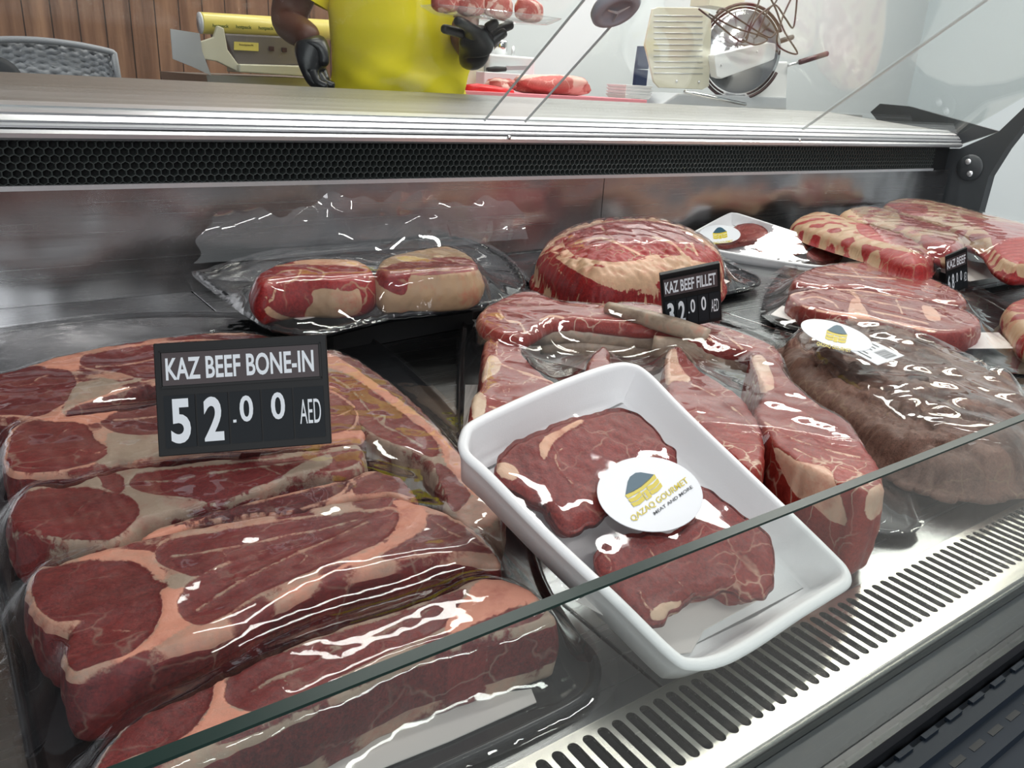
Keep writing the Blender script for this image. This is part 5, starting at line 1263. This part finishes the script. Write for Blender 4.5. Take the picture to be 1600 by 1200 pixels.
# tray of meat held up on the hand
tp = PY(762, 34, 1.47); th_ = empty('held_tray', tp, 'clear tray of pink meat rolls held on a black-gloved hand', 'tray')
b = MB(); hw = PY(866, 34, 1.47)[0] - PY(664, 34, 1.47)[0]; x0 = PY(664, 34, 1.47)[0]; zt_ = tp[2] + .010
V = []; ns = 40
for (kx, ky, dz_) in ((.80, .78, 0), (.96, .95, .010), (1.0, 1.0, .014), (.95, .94, .012), (.78, .76, .0025)):
    for k in range(ns):
        t = 2 * PI * k / ns; c_, s_ = math.cos(t), math.sin(t); q = (abs(c_) ** 4 + abs(s_) ** 4) ** -.25
        V.append((x0 + hw / 2 + kx * hw / 2 * c_ * q, 1.47 + ky * .055 * s_ * q, zt_ - .006 + dz_))
b.add(V, [(i * ns + k, i * ns + (k + 1) % ns, (i + 1) * ns + (k + 1) % ns, (i + 1) * ns + k) for i in range(4) for k in range(ns)] + [tuple(range(ns))[::-1], tuple(4 * ns + k for k in range(ns))])
b.build('tray_shell', film_mat('tray_plastic', 1.5, 30, .001, .12), th_, True)


def lumpy(name, c, rx, ry, rz, m, seed=1, rot=0, amp=.12, cut=None, label=None, cat='meat', group=None, parent=None):
    V = []; n1_, n2_ = 18, 26
    for i in range(n1_ + 1):
        for k in range(n2_):
            ph = -PI / 2 + PI * i / n1_; t = 2 * PI * k / n2_
            cp_ = math.copysign(abs(math.cos(ph)) ** .6, 1); sp_ = math.copysign(abs(math.sin(ph)) ** .8, math.sin(ph)); V.append((cp_ * math.cos(t), cp_ * math.sin(t), sp_))
    V = np.array(V); k_ = 1 + amp * sines(V, .55, seed) + amp * .4 * sines(V, 1.6, seed + 1); P = V * k_[:, None] * [rx, ry, rz]
    ca, sa = math.cos(rot), math.sin(rot); P = np.column_stack([P[:, 0] * ca - P[:, 1] * sa, P[:, 0] * sa + P[:, 1] * ca, P[:, 2]]) + c
    Fc = [(i * n2_ + k, i * n2_ + (k + 1) % n2_, (i + 1) * n2_ + (k + 1) % n2_, (i + 1) * n2_ + k) for i in range(n1_) for k in range(n2_)]
    sdv = sines(V, .8, seed + 7) * 6
    o = mesh_obj(name, P, Fc, M[m], None, True, {'sd': sdv, 'tone': np.full(len(V), .7), 'fcol': np.full(len(V), .3)})
    if parent is not None: attach(o, parent)
    else: rebase(o)
    if label: tag(o, label, cat, group)
    return o


for i, (px_, py_, r_x, lab) in enumerate(((694, 30, .034, 'leftmost pink meat roll on the held tray'), (735, 20, .036, 'second meat roll from the left on the held tray'), (778, 14, .038, 'third meat roll on the held tray, dark cut end forward'), (826, 16, .042, 'ragged meat piece at the right of the held tray'))):
    c_ = PY(px_, py_, 1.455); c_[2] = max(c_[2], zt_ + .018); lumpy('meat_roll', c_, r_x, .022, .022, 'carcass', 200 + i, .3, .15, label=lab, cat='meat piece', group='meat on the held tray')

# work table behind, with pink board
YT = 1.95
zt2 = PY(870, 151, YT)[2]
xa, xb = PY(718, 150, YT)[0], PY(1260, 150, YT)[0]
tb = empty('work_table', ((xa + xb) / 2, YT + .25, ZF), 'steel work table behind the ledge carrying the slicer and cutting board', 'table')
b = MB(); b.box((xa - .02, YT - .02, zt2 - .05), (xb + .35, YT + .55, zt2 - .012)); b.build('table_top', M['ledge'], tb)
for (x, y) in ((xa + .02, YT + .02), (xb + .3, YT + .02), (xa + .02, YT + .5), (xb + .3, YT + .5)):
    b = MB(); b.box((x - .02, y - .02, ZF), (x + .02, y + .02, zt2 - .05)); b.build('leg', M['alu'], tb)
b = MB(); b.box((xa, YT, zt2 - .012), (PY(1012, 150, YT)[0], YT + .35, zt2 + .004)); o = b.build('cutting_board', M['pink'], bevel=.002); tag(o, 'pink cutting board under the raw meat on the work table', 'cutting board'); rebase(o)
c_ = PY(868, 142, YT + .1); lumpy('carcass_piece', np.array([c_[0], YT + .12, zt2 + .03]), .135, .07, .030, 'carcass', 301, -.1, .16, label='long pale red slab of raw meat on the pink cutting board', cat='raw meat')
c_ = PY(800, 140, YT + .1); lumpy('carcass_piece', np.array([c_[0], YT + .16, zt2 + .022]), .045, .05, .020, 'carcass', 305, .4, .3, label='small ragged raw meat piece between red handle and meat slab', cat='raw meat')
# red handled knife
kn = empty('knife', PY(765, 140, YT + .03), 'red-handled knife lying on the pink board', 'knife')
b = MB(); b.tube([PY(728, 138, YT + .03), PY(745, 139, YT + .03), PY(770, 142, YT + .03), PY(800, 146, YT + .03)], [.010, .015, .014, .011], 12); b.build('handle', M['red'], kn, True)
b = MB(); p = PY(800, 146, YT + .03); b.obox(p + [0, 0, -.002], [.11, -.01, -.003], [0, .022, .002], [0, 0, .0015]); b.build('blade', M['alu'], kn)
# steel rack boxes behind the board
bx = empty('slicer_box', PY(800, 130, YT + .30), 'silver appliance box with a chrome jar behind the raw meat', 'appliance')
a0 = PY(766, 84, YT + .34); a1 = PY(835, 125, YT + .34)
b = MB(); b.box((a0[0], YT + .34, zt2), (a1[0], YT + .48, a0[2])); b.build('housing', M['wallwhite'], bx, bevel=.006)
b = MB(); b.box((PY(727, 100, YT + .36)[0], YT + .36, zt2), (PY(757, 100, YT + .36)[0], YT + .45, PY(740, 82, YT + .36)[2])); b.build('side_case', M['cream'], bx, bevel=.004)
b = MB(); b.lathe([(0, 0), (.022, 0), (.022, .04), (.019, .046), (0, .046)], np.array([PY(782, 84, YT + .4)[0], YT + .4, a0[2]]), (0, 0, 1), 24); b.build('chrome_jar', M['steelmirror'], bx, True)
b = MB(); p = PY(802, 72, YT + .38); b.tube([p, p + [0, 0, -.04]], [.004, .008], 10); b.build('lever', M['alu'], bx, True)
b = MB(); b.box((PY(757, 112, YT + .285)[0], YT + .285, zt2), (PY(840, 112, YT + .285)[0], YT + .335, PY(775, 113, YT + .30)[2])); b.build('front_shelf', M['wallwhite'], bx, bevel=.003)
kn = empty('knife', PY(775, 109, YT + .32), 'black-handled knife sticking out in front of the silver box', 'knife')
b = MB(); b.tube([PY(761, 109, YT + .30), PY(775, 108, YT + .30), PY(790, 108, YT + .30)], [.007, .009, .007], 12); b.build('handle', M['blackmatt'], kn, True)
b = MB(); p = PY(790, 110, YT + .30); b.obox(p, [.09, 0, .006], [0, .002, 0], [0, 0, .013]); b.build('blade', M['alu'], kn)
# stack of white trays and blue card
for i in range(4):
    b = MB(); c_ = PY(985, 122, YT + .2); z_ = zt2 + .004 + i * .010; w_ = .062
    for (kx, dz_) in ((.86, 0), (1, .012), (.95, .0125), (.82, .003)):
        b.v += [(c_[0] + kx * w_ * sx_, YT + .2 + kx * .05 * sy_, z_ + dz_) for sx_, sy_ in ((-1, -1), (1, -1), (1, 1), (-1, 1))]
    b.f += [(j * 4 + q, j * 4 + (q + 1) % 4, (j + 1) * 4 + (q + 1) % 4, (j + 1) * 4 + q) for j in range(3) for q in range(4)] + [(3, 2, 1, 0), (12, 13, 14, 15)]
    o = b.build('foam_tray', M['styro']); tag(o, ('lowest', 'second lowest', 'third', 'topmost')[i] + ' empty white foam tray in the stack beside the slicer', 'empty tray', 'stack of empty foam trays'); rebase(o)
b = MB(); p0 = PY(995, 108, YT + .3); b.box((p0[0], YT + .3, zt2), (PY(1013, 108, YT + .3)[0], YT + .315, p0[2])); b.obox(p0, PY(1013, 108, YT + .3) - p0, [0, .015, 0], PY(1000, 72, YT + .3) - p0); o = b.build('blue_box', M['blue'], bevel=.001); tag(o, 'small dark blue box leaning beside the slicer plate', 'box'); rebase(o)

# meat slicer
YS = YT + .12
sl = empty('meat_slicer', PY(1130, 160, YS), 'white and chrome meat slicer with round blade on the work table', 'meat slicer')
q0 = [PY(*p, YS) for p in ((1020, 14), (1028, 11), (1092, 12), (1110, 20), (1112, 40), (1108, 135), (1098, 140), (1030, 137), (1022, 128), (1008, 70))]
b = MB(); b.prism(q0, (0, .008, 0)); b.build('thrust_plate', M['cream'], sl, bevel=.002)
b = MB()
for i in range(11):
    y_ = 24 + i * 9; p = PY(1022, y_, YS - .001); p2 = PY(1098, y_ + 1, YS - .001); b.tube([p, p2], .0016, 6)
b.build('plate_rib', M['alu'], sl, True)
for px_ in ((1057, 127), (1092, 128)):
    b = MB(); b.lathe([(0, .004), (.004, .003), (.005, 0)], PY(*px_, YS - .001), (0, -1, 0), 12); b.build('screw', M['alu'], sl, True)
bc = PY(1158, 82, YS + .03); rB = (PY(1158, 10, YS + .03)[2] - PY(1158, 155, YS + .03)[2]) / 2
b = MB(); b.lathe([(0, .012), (rB * .35, .012), (rB * .4, .004), (rB * .9, .002), (rB * .985, .0), (rB * .9, -.004), (0, -.006)], bc, (-.45, -.9, 0), 56); b.build('round_blade', M['steelmirror'], sl, True)
b = MB(); ax_ = Vector((-.45, -.9, 0)).normalized(); u_ = Vector((.9, -.45, 0)).normalized()
b.tube([Vector(tuple(bc)) + u_ * math.cos(t) * rB * 1.04 + Vector((0, 0, 1)) * math.sin(t) * rB * 1.04 for t in np.linspace(.5, 5.9, 40)], .006, 8); b.build('blade_guard', mat('dark_guard', srgb(70, 52, 52), .3, .6), sl, True)
q0 = [PY(*p, YS - .03) for p in ((1116, 86), (1200, 66), (1212, 68), (1214, 90), (1205, 95), (1128, 123), (1120, 120))]
b = MB(); b.prism(q0, (0, .03, 0)); b.build('carriage_arm', M['white'], sl, bevel=.003)
for px_ in ((1127, 102), (1183, 81)):
    b = MB(); b.lathe([(0, .004), (.003, .003), (.004, 0)], PY(*px_, YS - .031), (0, -1, 0), 12); b.build('screw', M['alu'], sl, True)
b = MB(); b.tube([PY(1214, 66, YS - .02), PY(1238, 58, YS - .02)], .009, 14); b.build('grip', M['blackmatt'], sl, True)
b = MB(); b.tube([PY(1250, 97, YS - .01), PY(1292, 84, YS - .01)], .010, 14); b.build('grip', mat('dark_red_grip', srgb(84, 50, 54), .35), sl, True)
b = MB(); b.tube([PY(1232, 102, YS), PY(1250, 97, YS)], .006, 10); b.build('grip_rod', M['alu'], sl, True)
b = MB(); b.prism([PY(*p, YS + .01) for p in ((1192, 100), (1232, 96), (1228, 168), (1178, 170))], (0, .10, 0)); b.build('motor_tower', M['white'], sl, bevel=.006)
b = MB(); b.prism([PY(*p, YS + .0) for p in ((1060, 146), (1230, 152), (1230, 172), (1030, 166))], (0, .14, 0)); b.build('base', M['alu'], sl, bevel=.006)
b = MB(); b.tube([PY(1070, 143, YS - .02), PY(1165, 163, YS - .02)], .006, 10); b.build('slide_rod', M['steelmirror'], sl, True)

# dark bent wire rack hanging over the slicer
wr2 = empty('wire_rack', PY(1170, 40, YS - .06), 'tangle of dark bent wire, a folding rack, above the slicer blade', 'wire rack')
for pts in ([(1092, 14), (1110, 28), (1160, 66), (1172, 40), (1185, 5), (1190, -20)], [(1120, 20), (1130, 14), (1160, 34), (1200, 58), (1212, 50)], [(1165, 60), (1185, 25), (1210, 6), (1216, -10)], [(1182, 58), (1198, 20), (1212, 8), (1228, 30), (1240, 42), (1246, -10)], [(1200, -10), (1212, 14), (1226, 50), (1246, 84), (1215, 70), (1222, 30), (1240, -10)], [(1108, 22), (1122, 30), (1150, 44), (1198, 60), (1180, 70), (1160, 62)]):
    b = MB(); b.tube(smooth(np.array([PY(p[0], p[1], YS - .06) for p in pts]), 6, False), .0033, 8); b.build('bent_wire', mat('dark_wire', srgb(66, 56, 56), .35, .5), wr2, True)
b = MB(); b.box(PY(1108, 8, YS + .3), PY(1165, -10, YS + .3) + [0, .1, 0]); b.build('hanging_plate', M['cream'], wr2)

# wrapping machine with yellow film roll
YW = 2.05
zw = PY(400, 112, YW)[2]
x0w, x1w = PY(330, 100, YW)[0], PY(530, 100, YW)[0]
ws = empty('side_table', ((x0w + x1w) / 2, YW + .1, ZF), 'low steel side table with a raised splash plate under the wrapping machine', 'table')
b = MB(); b.prism([PY(*p, YW - .02) for p in ((322, 117), (540, 124), (540, 150), (330, 150))], (0, .45, 0)); b.build('table_top', M['ledge'], ws)
b = MB(); b.prism([PY(*p, YW - .03) for p in ((266, 45), (312, 52), (316, 80), (330, 118), (300, 104), (270, 92))], (0, .004, 0)); b.build('splash_plate', M['alu'], ws)
for dx_ in (.02, -.02):
    for dy_ in (.02, .40):
        b = MB(); x = (x0w if dx_ > 0 else x1w) + dx_; b.box((x - .015, YW + dy_ - .015, ZF), (x + .015, YW + dy_ + .015, PY(400, 122, YW - .02)[2])); b.build('leg', M['alu'], ws)
wm = empty('wrapping_machine', PY(400, 112, YW), 'grey hand wrapping machine holding a roll of yellow printed film', 'wrapping machine')
b = MB(); b.prism([PY(*p, YW - .01) for p in ((310, 66), (334, 58), (340, 40), (350, 44), (356, 78), (375, 104), (372, 112), (340, 96), (316, 92))], (0, .015, 0)); b.build('side_frame', M['cream'], wm, bevel=.002)
b = MB(); b.prism([PY(*p, YW) for p in ((350, 52), (470, 58), (480, 102), (372, 104))], (0, .12, 0)); b.build('housing', mat('grey_housing', srgb(122, 116, 118), .3, .3), wm, bevel=.004)
b = MB(); b.prism([PY(*p, YW - .03) for p in ((374, 100), (480, 103), (482, 120), (374, 113))], (0, .10, 0)); b.build('heating_plate', M['cream'], wm, bevel=.003)
b = MB(); b.prism([PY(*p, YW - .003) for p in ((366, 65), (404, 67), (404, 80), (366, 78))], (0, .003, 0)); lbp = b.build('yellow_label', M['rollyellow'], wm)
V, Fc, _ = fit_text('hotpack', bold=.02); a_ = PY(374, 72, YW - .0036); e_ = PY(397, 73, YW - .0036) - a_; f_ = np.array([0, 0, .0055])
attach(mesh_obj('lettering', a_ + V[:, :1] * e_ + V[:, 1:] * f_, Fc, mat('ink_brown', srgb(90, 70, 40), .5), None, False), lbp)
for px_ in ((424, 76), (444, 78)):
    p = PY(*px_, YW - .001); b = MB(); b.box(p - [.006, .002, .005], p + [.006, .002, .005]); b.build('switch', mat('switch_dark', (.05, .02, .03), .4), wm)
ra, rb_ = PY(314, 36, YW + .03), PY(520, 47, YW + .03); rad = (PY(340, 18, YW + .03)[2] - PY(340, 52, YW + .03)[2]) / 2
axv = rb_ - ra
b = MB(); b.tube([ra, ra + axv * .01, rb_], [rad, rad, rad], 32); ro_ = b.build('film_roll', M['rollyellow'], wm, True)
b = MB(); b.tube([ra - axv * .012, ra + axv * .002], [rad * .99, rad * .99], 32); b.tube([ra - axv * .016, ra - axv * .010], [rad * .5, rad * .5], 24); b.build('core_end', M['label'], wm, True)
axn = axv / np.linalg.norm(axv)
for i in range(5):
    V, Fc, _ = fit_text('hotpack', bold=.03)
    ang = -.45 + V[:, 1] * .42; u_ = .06 + i * .165 + V[:, 0] * .115
    upv = np.cross(axn, [0, 1, 0]); upv = upv / np.linalg.norm(upv); upv = upv if upv[2] > 0 else -upv; ot = np.cross(upv, axn); ot = ot if ot[1] < 0 else -ot
    P = ra + axv * u_[:, None] + (ot * np.cos(ang)[:, None] + upv * np.sin(ang)[:, None]) * (rad * 1.012)
    attach(mesh_obj('lettering', P, Fc, mat('roll_ink', srgb(96, 110, 60), .5) if i == 0 else bpy.data.materials['roll_ink'], None, False), ro_)

# wicker chair and black cushion
YC = 2.15
ch = empty('wicker_chair', [PY(60, 100, YC)[0], YC + .2, ZF], 'light grey woven plastic chair in front of the wood wall', 'chair')
q0 = smooth(np.array([PY(*p, YC) for p in ((-90, 80), (-60, 68), (0, 62), (60, 63), (120, 70), (165, 79), (178, 83))]), 5, False)
lowz = zt2 - .25
nh = 26; V = []; nx_ = len(q0) * 2
tt = np.linspace(0, len(q0) - 1, nx_); Q = np.array([[np.interp(t, range(len(q0)), q0[:, k]) for k in range(3)] for t in tt])
for j in range(nh * 3):
    for i in range(nx_):
        w_ = .004 * math.sin(i * PI / 1.0 * .9) * math.sin(j * PI * .5) + .0035 * math.sin(j * 1.9 + (i // 3 % 2) * PI)
        V.append((Q[i][0], Q[i][1] + w_ + .03 * (1 - j / nh / 3), Q[i][2] - .004 - j * (Q[i][2] - lowz) / (nh * 3)))
Fc = [(j * nx_ + i, j * nx_ + i + 1, (j + 1) * nx_ + i + 1, (j + 1) * nx_ + i) for j in range(nh * 3 - 1) for i in range(nx_ - 1)]
gm = mat('grey_wicker', srgb(190, 193, 198), .4)
o = mesh_obj('woven_back', V, Fc, gm, None, True); sm_ = o.modifiers.new('s', 'SOLIDIFY'); sm_.thickness = .006; attach(o, ch)
# woven relief in the material
ob = N(gm, 'ShaderNodeTexCoord').outputs['Object']; mp = N(gm, 'ShaderNodeMapping'); L(gm, ob, mp.inputs[0]); mp.inputs['Scale'].default_value = (45, 1, 95)
bk = N(gm, 'ShaderNodeTexBrick'); L(gm, mp.outputs[0], bk.inputs[0]); bk.inputs['Scale'].default_value = 1; bk.inputs['Mortar Size'].default_value = .18; bk.inputs['Mortar Smooth'].default_value = .6
mp.inputs['Rotation'].default_value = (PI / 2, 0, 0); bk.inputs['Color1'].default_value = (.60, .61, .65, 1); bk.inputs['Color2'].default_value = (.52, .53, .57, 1); bk.inputs['Mortar'].default_value = (.33, .34, .37, 1); L(gm, bk.outputs[0], gm.node_tree.nodes['Principled BSDF'].inputs['Base Color'])
b = MB(); b.tube(list(q0) + [q0[-1] + [0.003, 0, -.05], q0[-1] + [.003, 0, -.3]], .007, 10); b.build('rim', gm, ch, True)
b = MB(); b.box((q0[0][0], YC, lowz - .03), (q0[-1][0], YC + .42, lowz)); b.build('seat', gm, ch)
for x in (q0[0][0] + .02, q0[-1][0] - .02):
    for y in (YC + .02, YC + .40):
        b = MB(); b.box((x - .015, y - .015, ZF), (x + .015, y + .015, lowz - .03)); b.build('leg', gm, ch)
so = empty('office_stool', [PY(-5, 110, YC - .45)[0], YC - .45, ZF], 'round black padded stool back showing at the left edge before the wicker chair', 'stool')
c_ = PY(-6, 128, YC - .45); b = MB(); rr_ = PY(-6, 87, YC - .45)[2] - c_[2]
b.lathe([(0, .02), (rr_ * .8, .018), (rr_, .004), (rr_, -.02), (rr_ * .8, -.03), (0, -.03)], c_, (0, -1, 0), 40); b.build('padded_back', mat('navy_fabric', (.012, .014, .02), .7), so, True)
b = MB(); b.tube([c_ + [0, .02, 0], c_ + [0, .05, -.25], [c_[0], c_[1] + .05, ZF + .03]], .015, 10); b.build('post', M['blackmatt'], so, True)
b = MB(); b.lathe([(0, .03), (.17, .02), (.18, 0), (0, 0)], np.array([c_[0], c_[1] + .05, ZF]), (0, 0, 1), 30); b.build('base', M['blackmatt'], so, True)
